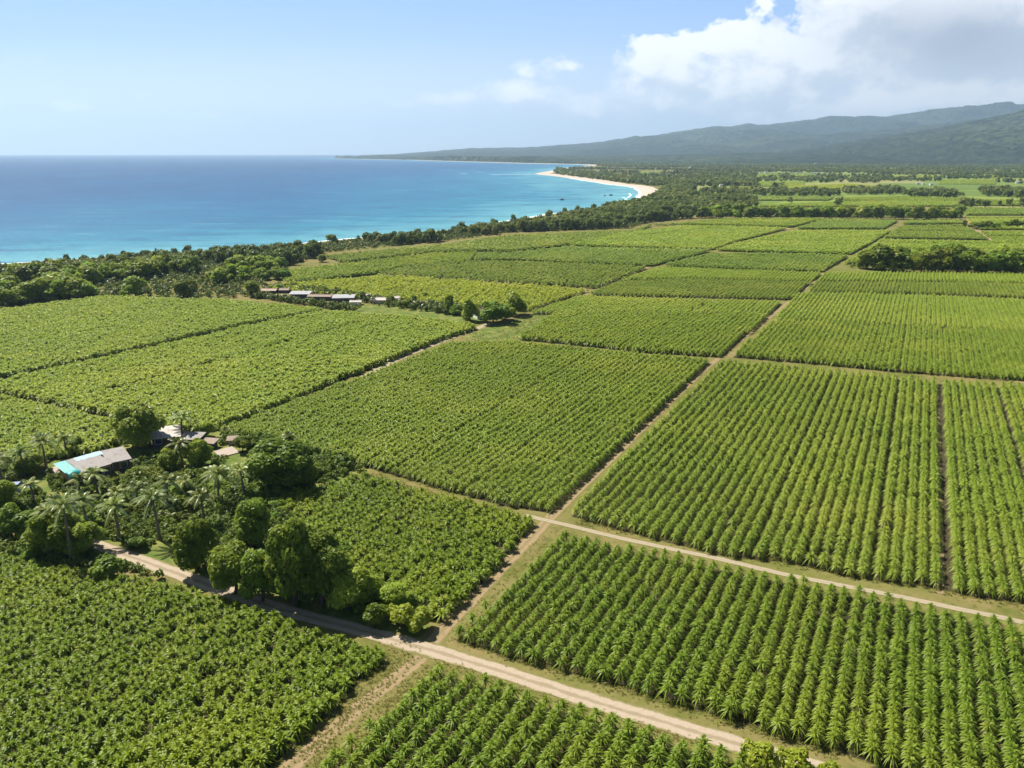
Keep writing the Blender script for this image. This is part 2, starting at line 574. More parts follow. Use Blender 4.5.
# ------------------------------------------------------------------ sea, land, beach, hills
SEA = -1.5
coast_px = [(0, 265), (57, 261), (147, 255), (220, 250.3), (271, 247), (343, 240), (398, 235), (451, 230), (500, 222.5), (544, 215), (574, 211.6),
            (602, 208), (620, 205.3), (632, 202), (638, 198.5), (641, 195), (640.5, 191.5), (636, 188), (627, 186.3), (613, 185), (587, 181), (570, 178.4), (555, 176.2), (542, 174.9), (534, 174),
            (540, 172.6), (548, 171.2), (557, 169.6), (566, 167.8), (580, 166.6), (593, 165.2), (580, 164.6), (559, 164.1), (530, 163.5), (512, 163), (485, 162.2), (462, 161.6), (436, 160.9),
            (412, 160.1), (380, 159.5), (350, 159), (332, 158.6)]
coast = [at(x, y, SEA) for x, y in coast_px]
d0 = coast[0] - coast[2]; d0 /= np.linalg.norm(d0)
ext = [coast[0] + d0 * s for s in (4000, 1500, 400)]
coast = ext + coast
coast.append(coast[-1] + np.array([100, 1500, 0]))
CO = np.array(coast)[:, :2]


def offset_line(L, off):
    L = np.asarray(L)[:, :2]
    t = np.gradient(L, axis=0)
    t /= np.linalg.norm(t, axis=1)[:, None] + 1e-9
    n = np.stack([t[:, 1], -t[:, 0]], 1)      # right-hand side of the coast = inland
    return L + n * np.asarray(off)[:, None]


def coast_dist(P):
    best = np.full(len(P), 1e9)
    for i in range(len(CO) - 1):
        a_, b_ = CO[i], CO[i + 1]
        ab = b_ - a_
        t = np.clip(((P - a_) @ ab) / (ab @ ab + 1e-9), 0, 1)
        best = np.minimum(best, np.linalg.norm(P - (a_ + t[:, None] * ab), axis=1))
    return best


# sea: a polar sheet from well behind the shore to the horizon
az = np.linspace(R(-100), R(60), 150)
rr = np.geomspace(200, 25000, 240)
A, D = np.meshgrid(az, rr)
V = np.stack([(D * np.sin(A)).ravel(), (D * np.cos(A)).ravel(), np.full(A.size, SEA)], 1)
dist = coast_dist(V[:, :2])
sh = .42 * np.exp(-dist / 130.0) + .48 * np.exp(-(dist / 620.0) ** 1.2)
# the bay is shallow over sand
sh = np.minimum(1, sh + .16 * np.exp(-(((V[:, 0] - 60) / 330) ** 2 + ((V[:, 1] - 1250) / 600) ** 2)))
nr, na = A.shape
i = np.arange(nr - 1)[:, None] * na + np.arange(na - 1)[None, :]
Q = np.stack([i, i + na, i + na + 1, i + 1], -1).reshape(-1, 4)[:, ::-1]
sea = link('sea', raw_mesh('sea', V, Q, 'sea', sh, 'shallow', True))
tag(sea, 'blue sea turning turquoise towards the curved bay', 'sea', kind='structure')

# land: one sheet from behind the camera to the horizon, its edge the coast
bw = []
for (x, y) in coast_px:
    if 600 < x and 183 < y < 206: bw.append(26.0)
    elif x > 545 and 175 < y <= 186: bw.append(34.0)
    elif y > 206: bw.append(10.0)
    else: bw.append(40.0)
bw = [10] * 3 + bw + [40]
inner = offset_line(CO, bw)
far = [(-2600, 14000), (-3800, 24000), (30000, 24000), (30000, -3500), (-3600, -3500)]
lv = [(x, y, 0.0) for x, y in inner] + [(x, y, 0.0) for x, y in far]
from mathutils.geometry import tessellate_polygon
tris = []
for t_ in tessellate_polygon([[Vector(q_) for q_ in lv]]):
    a_, b_, c_ = (np.array(lv[q_]) for q_ in t_)
    tris.append(tuple(t_) if np.cross((b_ - a_)[:2], (c_ - a_)[:2]) > 0 else tuple(t_)[::-1])
land = link('ground', poly_mesh('ground', (lv, tris), 'ground'))
tag(land, 'flat coastal plain of dry grass and earth under the fields', 'ground', kind='structure')
# beach: from the land edge down under the water
outer = offset_line(CO, [-14.0] * len(CO))
bv, bf = [], []
for q in range(len(CO)):
    bv += [(*inner[q], 0.0), (*(CO[q] * .55 + inner[q] * .45), -.55), (*CO[q], SEA + .03), (*outer[q], SEA - .7)]
for q in range(len(CO) - 1):
    for r_ in range(3):
        bf.append((q * 4 + r_, q * 4 + r_ + 1, q * 4 + r_ + 5, q * 4 + r_ + 4))
beach = link('beach', poly_mesh('beach', (bv, bf), 'sand'))
tag(beach, 'pale sand beach curving round the bay', 'beach', kind='structure')
# surf: a thin broken line of white water along the beach, a wash inside the bay and the reef line off the point
sb = MB()
def surf_strip(pts, w0, w1, seed):
    pts = np.asarray(pts)[:, :2]
    L = np.concatenate([np.linspace(pts[i_], pts[i_ + 1], 8, endpoint=False) for i_ in range(len(pts) - 1)] + [pts[-1:]])
    t = np.gradient(L, axis=0); t /= np.linalg.norm(t, axis=1)[:, None] + 1e-9
    n = np.stack([t[:, 1], -t[:, 0]], 1)
    s_ = np.arange(len(L)) * .37
    a_ = L + n * (w0 * (.6 + fbm(s_, s_ * 0 + seed, seed))[:, None]); b_ = L - n * (w1 * (.3 + fbm(s_ * 1.3, s_ * 0 + seed + 7, seed))[:, None])
    for q in range(len(L) - 1):
        sb.quad((*a_[q], SEA + .05), (*b_[q], SEA + .05), (*b_[q + 1], SEA + .05), (*a_[q + 1], SEA + .05))
surf_strip(CO[2:25], 2.0, 5.0, 3)
surf_strip([at(629, 193.2, SEA), at(631, 195.2, SEA), at(628, 197.5, SEA)], 1.0, 1.3, 5)
surf_strip([at(622, 197, SEA), at(627, 198.8, SEA), at(623, 200.5, SEA)], .8, 1.1, 6)
surf_strip([at(534, 174.1, SEA), at(520, 174.5, SEA), at(505, 174.6, SEA), at(490, 174.8, SEA)], 3, 6, 8)
surf_strip([at(467, 173.7, SEA), at(459, 173.9, SEA)], 4, 6, 9)
surf_strip([at(482, 172.2, SEA), at(476, 172.3, SEA)], 3, 4, 10)
tag(sb.build('surf', 'surf'), 'white surf breaking along the beach and off the point', 'surf', kind='stuff')

# hills: one terrain whose ridges follow the two skylines
ridge_far = [(200, 153.6), (330, 156), (400, 154.5), (441, 151), (472, 148), (534, 147), (575, 144), (650, 136), (669, 132.5), (700, 128.5), (732, 126.5), (760, 126.8), (804, 120), (858, 120),
             (906, 112), (950, 107.6), (969, 108.5), (1024, 99), (1100, 90), (1300, 84)]
ridge_near = [(600, 156), (760, 152), (800, 146), (852, 139.5), (902, 133), (940, 124), (969, 117), (1024, 103), (1100, 92), (1300, 74)]
xs = np.linspace(200, 1300, 420)
rf = np.interp(xs, *np.array(ridge_far).T); rn = np.interp(xs, *np.array(ridge_near).T)
rf = rf - 4.0 * np.clip((xs - 560) / 250, 0, 1); rn = rn - 5.0 * np.clip((xs - 800) / 100, 0, 1)
rf = rf + (fbm(xs / 14.0, xs * 0, 21, 4) - .5) * 3.0 * np.clip((154 - rf) / 20, 0, 1)
rn = rn + (fbm(xs / 11.0, xs * 0 + 3, 31, 4) - .5) * 3.0 * np.clip((154 - rn) / 20, 0, 1)
Yv = np.unique(np.concatenate([np.linspace(3000, 6500, 150), np.linspace(6600, 13000, 120), [5600.0, 7600.0, 10500.0]]))
slope_f = np.array([pxdir(512, y)[2] / pxdir(512, y)[1] for y in rf])
slope_n = np.array([pxdir(512, y)[2] / pxdir(512, y)[1] for y in rn])
tanx = np.array([(x - 512) / FPX / CP for x in xs])
YF, YN, YM = 10500.0, 5600.0, 7600.0
zf = np.maximum(CAMH + slope_f * YF, 2.0); zn = np.maximum(CAMH + slope_n * YN, 0.0)
YY, TX = np.meshgrid(Yv, tanx, indexing='ij')
XX = YY * TX
def sstep(t):
    t = np.clip(t, 0, 1); return t * t * (3 - 2 * t)
nf = fbm(XX / 1500, YY / 1500, 41, 6, .52) - .5
ridg = np.abs(fbm(XX / 520 + YY / 1900, YY / 1500 - XX / 2600, 51, 5, .5) - .5) * 2
pf = np.clip((YY - 5600) / (YF - 5600), 0, 1)
hf = zf[None, :] * np.where(YY < YF, pf ** 1.25, np.clip(1 - (YY - YF) / 9000, .3, 1))
hf = hf * (1 + (nf * 1.0 - ridg * 1.8 + .28) * (1 - pf ** 4) * np.where(YY < YF, 1, 0))
ridge_mid = [(540, 156), (600, 154), (660, 149), (700, 144.5), (745, 141), (790, 135), (840, 131), (880, 127), (925, 121), (975, 115), (1024, 109), (1100, 102), (1300, 92)]
rm = np.interp(xs, *np.array(ridge_mid).T) + (fbm(xs / 12.0, xs * 0 + 9, 36, 4) - .5) * 4.0
zm = np.maximum(CAMH + np.array([pxdir(512, y)[2] / pxdir(512, y)[1] for y in rm]) * YM, 0.0)
pm = np.clip((YY - 5000) / (YM - 5000), 0, 1)
hm = zm[None, :] * np.where(YY < YM, pm ** 1.3, np.clip(1 - (YY - YM) / 2200, 0, 1))
hm = hm * (1 + (nf * 1.0 - ridg * 1.6 + .25) * (1 - pm ** 4) * np.where(YY < YM, 1, .3))
hf = np.maximum(hf, hm)
pn = np.clip((YY - 3300) / (YN - 3300), 0, 1)
hn = zn[None, :] * np.where(YY < YN, pn ** 1.35, np.clip(1 - (YY - YN) / 2600, 0, 1))
hn = hn * (1 + (nf * 1.0 - ridg * 1.9 + .30) * (1 - pn ** 4) * np.where(YY < YN, 1, .4))
Z = np.maximum(hf, hn) + (fbm(XX / 60, YY / 60, 61, 3) - .5) * 14 * np.clip(np.maximum(hf, hn) / 25, 0, 1) - 1.0
lpoly = [(x, y) for x, y in inner] + far
Z[~inside(np.stack([XX.ravel(), YY.ravel()], 1), lpoly).reshape(XX.shape)] = -3.2
Z[0, :] = -1.2
Z[-1, :] = -1.2
V = np.stack([XX.ravel(), YY.ravel(), Z.ravel()], 1)
nr, na = XX.shape
i = np.arange(nr - 1)[:, None] * na + np.arange(na - 1)[None, :]
Q = np.stack([i, i + 1, i + na + 1, i + na], -1).reshape(-1, 4)
hills = link('hills', raw_mesh('hills', V, Q, 'hill_forest', smooth=True))
tag(hills, 'forested hills rising behind the plain to the right', 'hills', kind='structure')


# ------------------------------------------------------------------ roads and tracks
def ribbon(name, pts_px, w, mat, z, label, cat='track'):
    P_ = [at(x, y, 0)[:2] for x, y in pts_px]
    L = [P_[0]]
    for i_ in range(len(P_) - 1):
        n_ = max(2, int(np.linalg.norm(P_[i_ + 1] - P_[i_]) / 1.2)) if np.linalg.norm(P_[i_]) < 400 else 8
        n_ = min(n_, 200)
        for s_ in range(1, n_ + 1): L.append(P_[i_] + (P_[i_ + 1] - P_[i_]) * s_ / n_)
    L = np.array(L)
    for _ in range(6):
        L[1:-1] = (L[:-2] + 2 * L[1:-1] + L[2:]) / 4
    t = np.gradient(L, axis=0); t /= np.linalg.norm(t, axis=1)[:, None] + 1e-9
    n = np.stack([t[:, 1], -t[:, 0]], 1)
    s_ = np.concatenate([[0], np.cumsum(np.linalg.norm(np.diff(L, axis=0), axis=1))])
    cols = np.array([-1, -.75, -.4, 0, .4, .75, 1.0])
    off = (fbm(s_ / 9, s_ * 0 + z * 900, 71, 3) - .5) * w * .25
    V, rn_ = [], []
    for c_ in cols:
        wob = (fbm(s_ / 1.3, s_ * 0 + c_ * 7 + z * 500, 77, 3) - .5) * (.30 * w if abs(c_) == 1 else 0)
        V.append(np.concatenate([L + n * (c_ * w / 2 + off + wob)[:, None], np.full((len(L), 1), z)], 1)); rn_.append(np.full(len(L), c_))
    V = np.stack(V, 1).reshape(-1, 3); rn_ = np.stack(rn_, 1).ravel()
    k_ = len(cols)
    i_ = np.arange(len(L) - 1)[:, None] * k_ + np.arange(k_ - 1)[None, :]
    Q_ = np.stack([i_, i_ + 1, i_ + k_ + 1, i_ + k_], -1).reshape(-1, 4)[:, ::-1]
    o = link(name, raw_mesh(name, V, Q_, mat, rn_, 'across'))
    return tag(o, label, cat, kind='structure')


ribbon('dirt_road', [(-40, 502), (0, 508), (28, 521), (60, 533), (100, 546), (140, 560), (190, 578), (250, 599), (300, 615), (350, 629), (390, 638), (435, 651), (500, 671), (560, 690.5), (640, 716), (700, 733),
                     (745, 746), (800, 763), (870, 785)], 2.5, 'dirt_road', 0.030, 'pale sandy dirt road crossing the foreground from left to right', 'road')
ribbon('field_track', [(262, 790), (300, 758), (345, 720), (390, 682), (428, 652)], 2.3, 'earth_track', 0.0094, 'earth track between the two foreground fields')
ribbon('field_track', [(425, 650), (445, 628), (480, 592), (515, 555), (545, 524), (556, 512)], 2.3, 'earth_track', 0.0116, 'earth track with two wheel ruts climbing from the road to the crossing')
ribbon('field_track', [(552, 518), (580, 490), (620, 451), (665, 407), (700, 374), (728, 350), (760, 325), (785, 305), (812, 283), (838, 262), (858, 246), (878, 233), (902, 217)], 1.45, 'earth_track', 0.0138,
       'long straight earth track running away between the fields to the hedge')
ribbon('field_track', [(524, 515), (540, 519), (564, 524), (622, 538.5), (674, 549.5), (724, 560), (762, 569), (793, 576), (868, 590.5), (918, 600), (968, 611), (1018, 621), (1080, 634)], 1.2, 'pale_track', 0.0160, 'pale track along the top of the lower right field')
ribbon('farm_lane', [(285, 425), (340, 392), (383, 366), (410, 354), (450, 338), (492, 323)], 2.6, 'pale_track', 0.0182, 'pale lane leading to the trees of the far farmstead')
ribbon('farm_lane', [(432, 345), (440, 338.5), (452, 337)], 4.0, 'pale_track', 0.0204, 'short pale spur beside the farm lane')
ribbon('field_track', [(553, 296), (590, 287), (602, 283), (655, 264), (713, 248.5), (740, 240), (792, 227.5), (824, 217)], 4.0, 'earth_track', 0.0226, 'narrow far track between the light green fields')
ribbon('field_track', [(960, 215), (968, 222), (975, 229), (990, 238), (1002, 247)], 5.0, 'earth_track', 0.0248, 'reddish track beyond the right hand trees')
ribbon('field_track', [(732, 353.5), (800, 359), (900, 369), (1040, 384)], 2.4, 'earth_track', 0.0270, 'grassy headland track between the two right hand fields')


def patch(name, px, z, mat, label, cat):
    v = [at(x, y, 0) for x, y in px]
    return tag(link(name, poly_mesh(name, ([(q[0], q[1], z) for q in v], [tuple(range(len(v)))]), mat)), label, cat, kind='structure')


patch('garden_ground', [(-30, 500), (-30, 468), (40, 452), (110, 436), (135, 420), (215, 424), (240, 432), (345, 462), (372, 470), (300, 505), (350, 560), (400, 606), (430, 625), (420, 640), (380, 632), (300, 609), (190, 572), (100, 540), (55, 526)],
      .004, 'garden_grass', 'rough green grass around the homestead', 'grass')
patch('meadow', [(462, 338), (480, 330), (500, 322), (520, 318), (540, 311), (560, 311), (530, 334), (520, 342), (490, 343)], .004, 'garden_grass', 'small yellow green meadow beside the farm lane', 'meadow')
patch('meadow', [(350, 312), (345, 303), (460, 310), (490, 316), (478, 325), (420, 318)], .005, 'garden_grass', 'grass strip in front of the far farm buildings', 'meadow')

patch('plain_grass', [(690, 207), (757, 206.5), (962, 206), (966, 215), (1130, 216), (1130, 166), (900, 166), (760, 168), (700, 180), (668, 189)], .01, 'plain_grass', 'pale green open land of the far plain', 'grassland')
# ------------------------------------------------------------------ crops
UA = R(26.4)
U = np.array([math.sin(UA), math.cos(UA)]); W = np.array([math.cos(UA), -math.sin(UA)])


def plant(nleaf, nseg, length, width, stalk, seed, up=(20, 78), droop=.55, stem=True, head=.38):
    """strap leaved rosette: a stalk with arching leaves all round it"""
    g = np.random.default_rng(seed)
    V, Q, Rn = [], [], []
    for i_ in range(nleaf):
        f = (i_ + .5) / nleaf
        a_ = i_ * 2.39996 + g.normal(0, .25)
        el = R(up[0] + (up[1] - up[0]) * f ** 1.1 + g.normal(0, 7))
        L_ = length * g.uniform(.78, 1.12) * (1 - .25 * f)
        z0 = stalk * (head + (1 - head) * f)
        h = np.array([math.cos(a_), math.sin(a_)]); s_ = np.array([-h[1], h[0]])
        base = len(V); rv = g.uniform(0, 1)
        tw = g.normal(0, .25)
        for k_ in range(nseg + 1):
            t = k_ / nseg
            r_ = L_ * t * math.cos(el) + .04
            z = z0 + L_ * (t * math.sin(el) - droop * t * t * (1 - .35 * f))
            wd = width * (.55 + 1.2 * t - 1.65 * t * t) if nseg > 2 else width * (.75, 1.0, .22)[k_ if nseg == 2 else 2 * k_]
            wd = max(wd, width * .08)
            for sg in (-1, 1):
                q_ = h * r_ + s_ * sg * wd / 2
                V.append((q_[0], q_[1], z + sg * tw * wd * .5 + (abs(sg) * .12 * wd))); Rn.append(np.clip(rv * .8 + .2 * t, 0, 1))
        for k_ in range(nseg):
            o = base + 2 * k_
            Q.append((o, o + 1, o + 3, o + 2))
    if stem:
        n = len(V)
        for z, r_ in ((0, .07), (stalk, .05)):
            for j in range(4):
                V.append((r_ * math.cos(j * 1.571), r_ * math.sin(j * 1.571), z)); Rn.append(.1)
        for j in range(4): Q.append((n + j, n + (j + 1) % 4, n + 4 + (j + 1) % 4, n + 4 + j))
    return np.array(V, np.float32), np.array(Q, np.int32), np.array(Rn, np.float32)


LOD = {
    'strap': [[plant(54, 4, 1.24, .130, 1.34, 100 + s, (6, 82), .85, head=.66) for s in range(7)], [plant(38, 2, 1.22, .175, 1.34, 110 + s, (6, 80), .8, head=.66) for s in range(6)],
              [plant(32, 2, 1.15, .18, 1.34, 120 + s, (4, 76), .75, False, .68) for s in range(5)], [plant(19, 2, 1.1, .30, 1.3, 130 + s, (0, 65), .6, False, .68) for s in range(5)]],
    'broad': [[plant(40, 3, 1.08, .215, 1.12, 200 + s, (3, 76), .65, head=.58) for s in range(7)], [plant(34, 2, 1.05, .225, 1.12, 210 + s, (3, 74), .65, head=.58) for s in range(6)],
              [plant(34, 2, 1.0, .21, 1.12, 220 + s, (2, 68), .6, False, .6) for s in range(5)], [plant(19, 2, 1.1, .36, 1.1, 230 + s, (0, 60), .5, False, .6) for s in range(5)]],
}
LODD = (125, 235, 430)


def instances(T, pos, rot, scl, rj):
    """many copies of template meshes as arrays"""
    Vs, Qs, Rs = [], [], []
    off = 0
    pick = rng.integers(0, len(T), len(pos))
    for ti, (v, q, r_) in enumerate(T):
        s_ = np.nonzero(pick == ti)[0]
        if not len(s_): continue
        c_, sn = np.cos(rot[s_])[:, None], np.sin(rot[s_])[:, None]
        S = scl[s_][:, None]
        X = (v[None, :, 0] * c_ - v[None, :, 1] * sn) * S + pos[s_, 0][:, None]
        Y = (v[None, :, 0] * sn + v[None, :, 1] * c_) * S + pos[s_, 1][:, None]
        Z = v[None, :, 2] * S + pos[s_, 2][:, None]
        Vs.append(np.stack([X, Y, Z], -1).reshape(-1, 3))
        Qs.append((q[None] + (off + np.arange(len(s_)) * len(v))[:, None, None]).reshape(-1, q.shape[1]))
        Rs.append(np.clip(r_[None] * .75 + rj[s_][:, None] * .35 - .05, 0, np.where(rj[s_] > 1.5, 1.6, 1)[:, None]).reshape(-1))
        off += len(s_) * len(v)
    return np.concatenate(Vs), np.concatenate(Qs), np.concatenate(Rs)


# each field: canopy outline in the photograph, height, planting, colour, row spacing, step, description
FIELDS = [
    ('lower_left', [(-60, 536), (0, 550), (60, 562), (105, 567), (135, 570), (180, 581), (250, 603), (320, 625), (387, 645), (330, 697), (240, 780), (150, 860), (-60, 860)], 1.5, 'broad', 'crop_broad', 1.05, .82,
     'dense broad leaved green crop field in the lower left corner'),
    ('bottom_middle', [(436, 660), (480, 673), (545, 693), (594, 706), (647, 722), (687, 735), (745, 752), (745, 860), (200, 860), (316, 768)], 1.62, 'strap', 'crop_near', 1.62, 0.8,
     'dark green strap leaved crop field below the road at the bottom edge'),
    ('lower_right', [(562, 529), (622, 541), (732, 561), (855, 585), (908, 597), (1008, 617), (1110, 638), (1110, 830), (933, 766), (868, 746), (813, 730), (749, 711), (674, 688), (597, 666), (512, 645), (456, 628)], 1.62, 'strap', 'crop_near', 1.5, 0.74,
     'strap leaved crop field in clear straight rows above the road at lower right'),
    ('right_rows', [(572, 507), (723, 359), (768, 362), (893, 372), (928, 377), (1018, 382), (1130, 394), (1130, 625), (1018, 590), (975, 585), (928, 575), (850, 566), (793, 552), (727, 546), (644, 526), (574, 507)], 1.62, 'strap', 'crop_mid', 1.52, 0.74,
     'large strap leaved crop field with long rows and thin bare lines at right'),
    ('centre', [(223, 424), (285, 401), (331, 385), (390, 364), (453, 340), (512, 340), (555, 343), (622, 350), (710, 357), (549, 503), (512, 498), (471, 488), (418, 473), (363, 458), (318, 446), (256, 433)], 1.62, 'strap', 'crop_mid', 1.3, 0.78,
     'big mid green crop field in the centre left of the long track'),
    ('grove_side', [(363, 469), (430, 487), (506, 506), (534, 514), (484, 571), (440, 612), (395, 602), (350, 560), (300, 515), (268, 500), (290, 486), (325, 481)], 1.6, 'broad', 'crop_broad', 1.15, .88,
     'green crop field beside the dark grove above the road'),
    ('left_middle', [(-60, 392), (0, 377), (125, 350), (175, 339), (242, 323), (328, 308), (418, 314), (478, 323), (440, 334), (426, 340), (323, 380), (262, 404), (215, 421), (165, 424), (120, 411), (60, 398), (0, 386)], 2.0, 'broad', 'crop_light', 1.12, .84,
     'pale green crop field left of the farm lane behind the homestead palms'),
    ('left_far', [(-60, 312), (0, 307), (62, 299), (100, 294), (162, 296), (212, 297), (256, 300), (325, 306), (242, 320), (175, 335), (125, 346), (0, 372), (-60, 387)], 2.0, 'broad', 'crop_light', 1.15, .88,
     'light green crop field along the coastal woodland at far left'),
    ('left_small', [(-60, 383), (0, 392), (60, 405), (112, 417), (122, 432), (95, 446), (45, 452), (0, 460), (-60, 472)], 1.7, 'broad', 'crop_light', 1.15, .88,
     'bright green crop field behind the teal roofed house'),
    ('mid_dark', [(519, 335), (574, 340), (649, 348), (722, 352), (767, 313), (660, 312), (556, 311)], 1.58, 'strap', 'crop_mid', 1.36, 0.95, 'mid green crop block beyond the centre field'),
    ('mid_light', [(531, 310.5), (580, 294.5), (637, 297), (783, 300), (768, 312.4), (660, 311.4)], 1.42, 'strap', 'crop_light', 1.36, 0.95, 'light green striped crop block left of the long track'),
    ('mid_upper_a', [(587, 293), (637, 294.5), (700, 295.5), (768, 297), (790, 297.5), (812, 280), (700, 278), (621, 279)], 1.5, 'strap', 'crop_olive', 1.36, 0.95, 'olive green crop strip next to the track crossing'),
    ('mid_upper_b', [(622, 278.4), (700, 277.5), (812, 279.5), (822, 271.5), (768, 269.5), (662, 266), (654, 268)], 1.5, 'strap', 'crop_light', 1.36, 0.95, 'light green crop strip behind the olive strip'),
    ('mid_third', [(665, 264), (712, 251.5), (768, 252), (848, 253.5), (823, 269.5), (768, 268)], 1.9, 'broad', 'crop_cool', 1.7, 1.5, 'cool green crop block right of the narrow far track'),
    ('mid_fourth', [(717, 249), (742, 240), (794, 229.5), (891, 229), (874, 239), (851, 252.5), (768, 250.5)], 1.9, 'broad', 'crop_light', 1.7, 1.5, 'yellowish crop block below the far hedge'),
    ('mid_fifth', [(797, 228), (822, 218.3), (898, 219), (884, 228)], 1.9, 'broad', 'crop_cool', 1.7, 1.5, 'thin crop strip at the foot of the far hedge'),
    ('yellow', [(263, 286), (290, 281), (376, 274.5), (382, 273.5), (445, 277.5), (508, 281.6), (589, 287.5), (526, 308), (463, 303), (376, 296), (290, 288.5)], 1.9, 'broad', 'crop_yellow', 1.7, 1.5, 'bright yellow green crop field behind the farm buildings'),
    ('behind_yellow', [(378, 272.3), (406, 265), (440, 261.5), (480, 258.6), (560, 260.8), (648, 265), (597, 285.5), (508, 280)], 1.9, 'broad', 'crop_olive', 1.7, 1.5, 'olive crop field behind the yellow green field'),
    ('woodland_edge_a', [(285, 281), (376, 271.5), (405, 264.3), (470, 257.8), (476, 250), (440, 251), (340, 262), (285, 270)], 1.9, 'broad', 'crop_mid', 1.7, 1.5, 'green crop strip below the coastal trees'),
    ('woodland_edge_b', [(326, 255.5), (451, 242), (512, 234), (632, 229.2), (652, 223.5), (640, 229), (600, 237), (566, 244), (512, 250.2), (476, 249.4), (430, 251), (345, 261)], 1.9, 'broad', 'crop_olive', 1.7, 1.5, 'pale crop field along the coastal trees'),
    ('far_b', [(474, 258), (479, 250.8), (512, 251), (567, 245), (640, 247), (711, 248.4), (652, 264), (560, 260), (516, 258)], 1.9, 'broad', 'crop_cool', 1.7, 1.5, 'cool green crop field between two far tracks'),
    ('far_c', [(570, 244.3), (600, 237.3), (640, 229.3), (684, 224), (787, 226.6), (738, 240), (713, 248)], 1.9, 'broad', 'crop_light', 1.7, 1.5, 'pale green crop field near the coastal woodland corner'),
    ('far_d', [(650, 225), (690, 221), (724, 217.5), (822, 217.7), (791, 226.3), (688, 223.7)], 1.9, 'broad', 'crop_mid', 1.7, 1.5, 'thin crop field in front of the woodland corner'),
    ('right_b', [(809, 289), (818, 280), (940, 280.5), (1120, 284), (1120, 302), (1024, 296), (938, 292.5)], 1.5, 'strap', 'crop_olive', 1.36, 0.95, 'olive striped crop strip in front of the right hand trees'),
    ('right_c', [(818, 279.4), (828, 270.5), (924, 271), (1024, 273), (1120, 276), (1120, 283.4), (940, 280)], 1.5, 'strap', 'crop_light', 1.36, 0.95, 'light green striped strip at the foot of the right hand trees'),
    ('right_d', [(776, 317.5), (794, 293), (809, 291), (900, 293), (1024, 298), (1120, 305), (1120, 334), (1024, 328), (893, 322.5)], 1.54, 'strap', 'crop_light', 1.36, 0.95, 'light green striped crop block right of the long track'),
    ('right_e', [(733, 352), (775, 318.3), (893, 323.3), (1024, 329), (1120, 335), (1120, 386), (1024, 375), (893, 366), (800, 357)], 1.58, 'strap', 'crop_mid', 1.36, 0.95, 'mid green striped crop block above the headland track'),
    ('right_far_a', [(845, 262), (882, 238), (990, 240), (1050, 241), (1050, 262), (870, 258)], 1.9, 'broad', 'crop_light', 1.7, 1.5, 'pale crop field around the back of the right hand trees'),
    ('right_far_b', [(884, 237), (902, 224.5), (962, 224), (975, 230), (988, 238.5)], 1.9, 'broad', 'crop_olive', 1.7, 1.5, 'olive crop strips between the hedge and the right hand trees'),
    ('right_far_c', [(903, 223.5), (910, 219), (958, 219), (964, 223)], 1.9, 'broad', 'crop_cool', 1.7, 1.5, 'short crop strip under the end of the hedge'),
    ('right_far_d', [(982, 230.2), (1060, 230), (1060, 246), (1006, 246)], 1.9, 'broad', 'crop_mid', 1.7, 1.5, 'crop field right of the reddish track'),
    ('right_far_e', [(966, 216), (1060, 216), (1060, 228.5), (980, 228.5)], 1.9, 'broad', 'crop_light', 1.7, 1.5, 'pale strip field at the right edge beyond the track'),
    ('beyond_a', [(759, 205.5), (835, 201), (900, 200), (958, 200.5), (958, 206), (900, 205.8), (770, 206.6)], 1.9, 'broad', 'crop_light', 2.8, 1.8, 'pale field behind the far hedge'),
    ('beyond_b', [(701, 196.5), (760, 195.4), (834, 197), (828, 200.2), (757, 200.3)], 1.9, 'broad', 'crop_cool', 2.8, 1.8, 'cool green field behind the woodland corner'),
    ('beyond_c', [(845, 197), (900, 196), (962, 197.6), (1050, 201), (1050, 206), (962, 205), (962, 200), (840, 199.5)], 1.9, 'broad', 'crop_mid', 2.8, 1.8, 'striped field far right beyond the hedge'),
    ('beyond_d', [(962, 207), (1060, 207.5), (1060, 214.5), (966, 214.5)], 1.9, 'broad', 'crop_cool', 2.8, 1.8, 'green strip fields at far right beyond the hedge end'),
    ('plain_a', [(757, 182), (805, 181.5), (803, 185.5), (750, 186)], 1.5, 'broad', 'crop_light', 4, 3, 'small pale field among far trees on the plain'),
    ('plain_b', [(790, 185.8), (850, 184), (888, 187), (830, 190.5), (787, 189.5)], 1.5, 'broad', 'crop_yellow', 4, 3, 'yellowish field among far trees on the plain'),
    ('plain_c', [(893, 176), (940, 175.3), (938, 177.8), (890, 178.2)], 1.2, 'broad', 'crop_yellow', 6, 4, 'straw coloured field at the foot of the hills'),
    ('plain_d', [(942, 180), (995, 179), (996, 184), (938, 183.6)], 1.2, 'broad', 'crop_light', 5, 4, 'pale field at far right below the hills'),
    ('plain_e', [(980, 174.8), (1005, 176), (1004, 178), (982, 177.5)], 1.2, 'broad', 'crop_yellow', 6, 4, 'small straw field at the right foot of the hills'),
    ('plain_f', [(758, 174), (778, 174), (780, 178.5), (756, 178.5)], 1.2, 'broad', 'crop_light', 6, 4, 'tiny pale field in the middle of the plain'),
    ('plain_g', [(788, 174.5), (815, 175), (815, 177.5), (790, 177)], 1.2, 'broad', 'crop_yellow', 6, 4, 'tiny straw field in the middle of the plain'),
    ('plain_h', [(705, 188), (755, 187), (750, 189.5), (702, 190)], 1.4, 'broad', 'crop_yellow', 4, 3, 'thin straw coloured field behind the bay trees'),
    ('plain_i', [(856, 189.5), (890, 188), (910, 190.5), (870, 192.5)], 1.4, 'broad', 'crop_light', 4, 3, 'pale strip between far tree lines'),
    ('plain_j', [(932, 190), (958, 190.5), (958, 192.5), (930, 192)], 1.4, 'broad', 'crop_yellow', 4, 3, 'short straw strip between far tree clumps'),
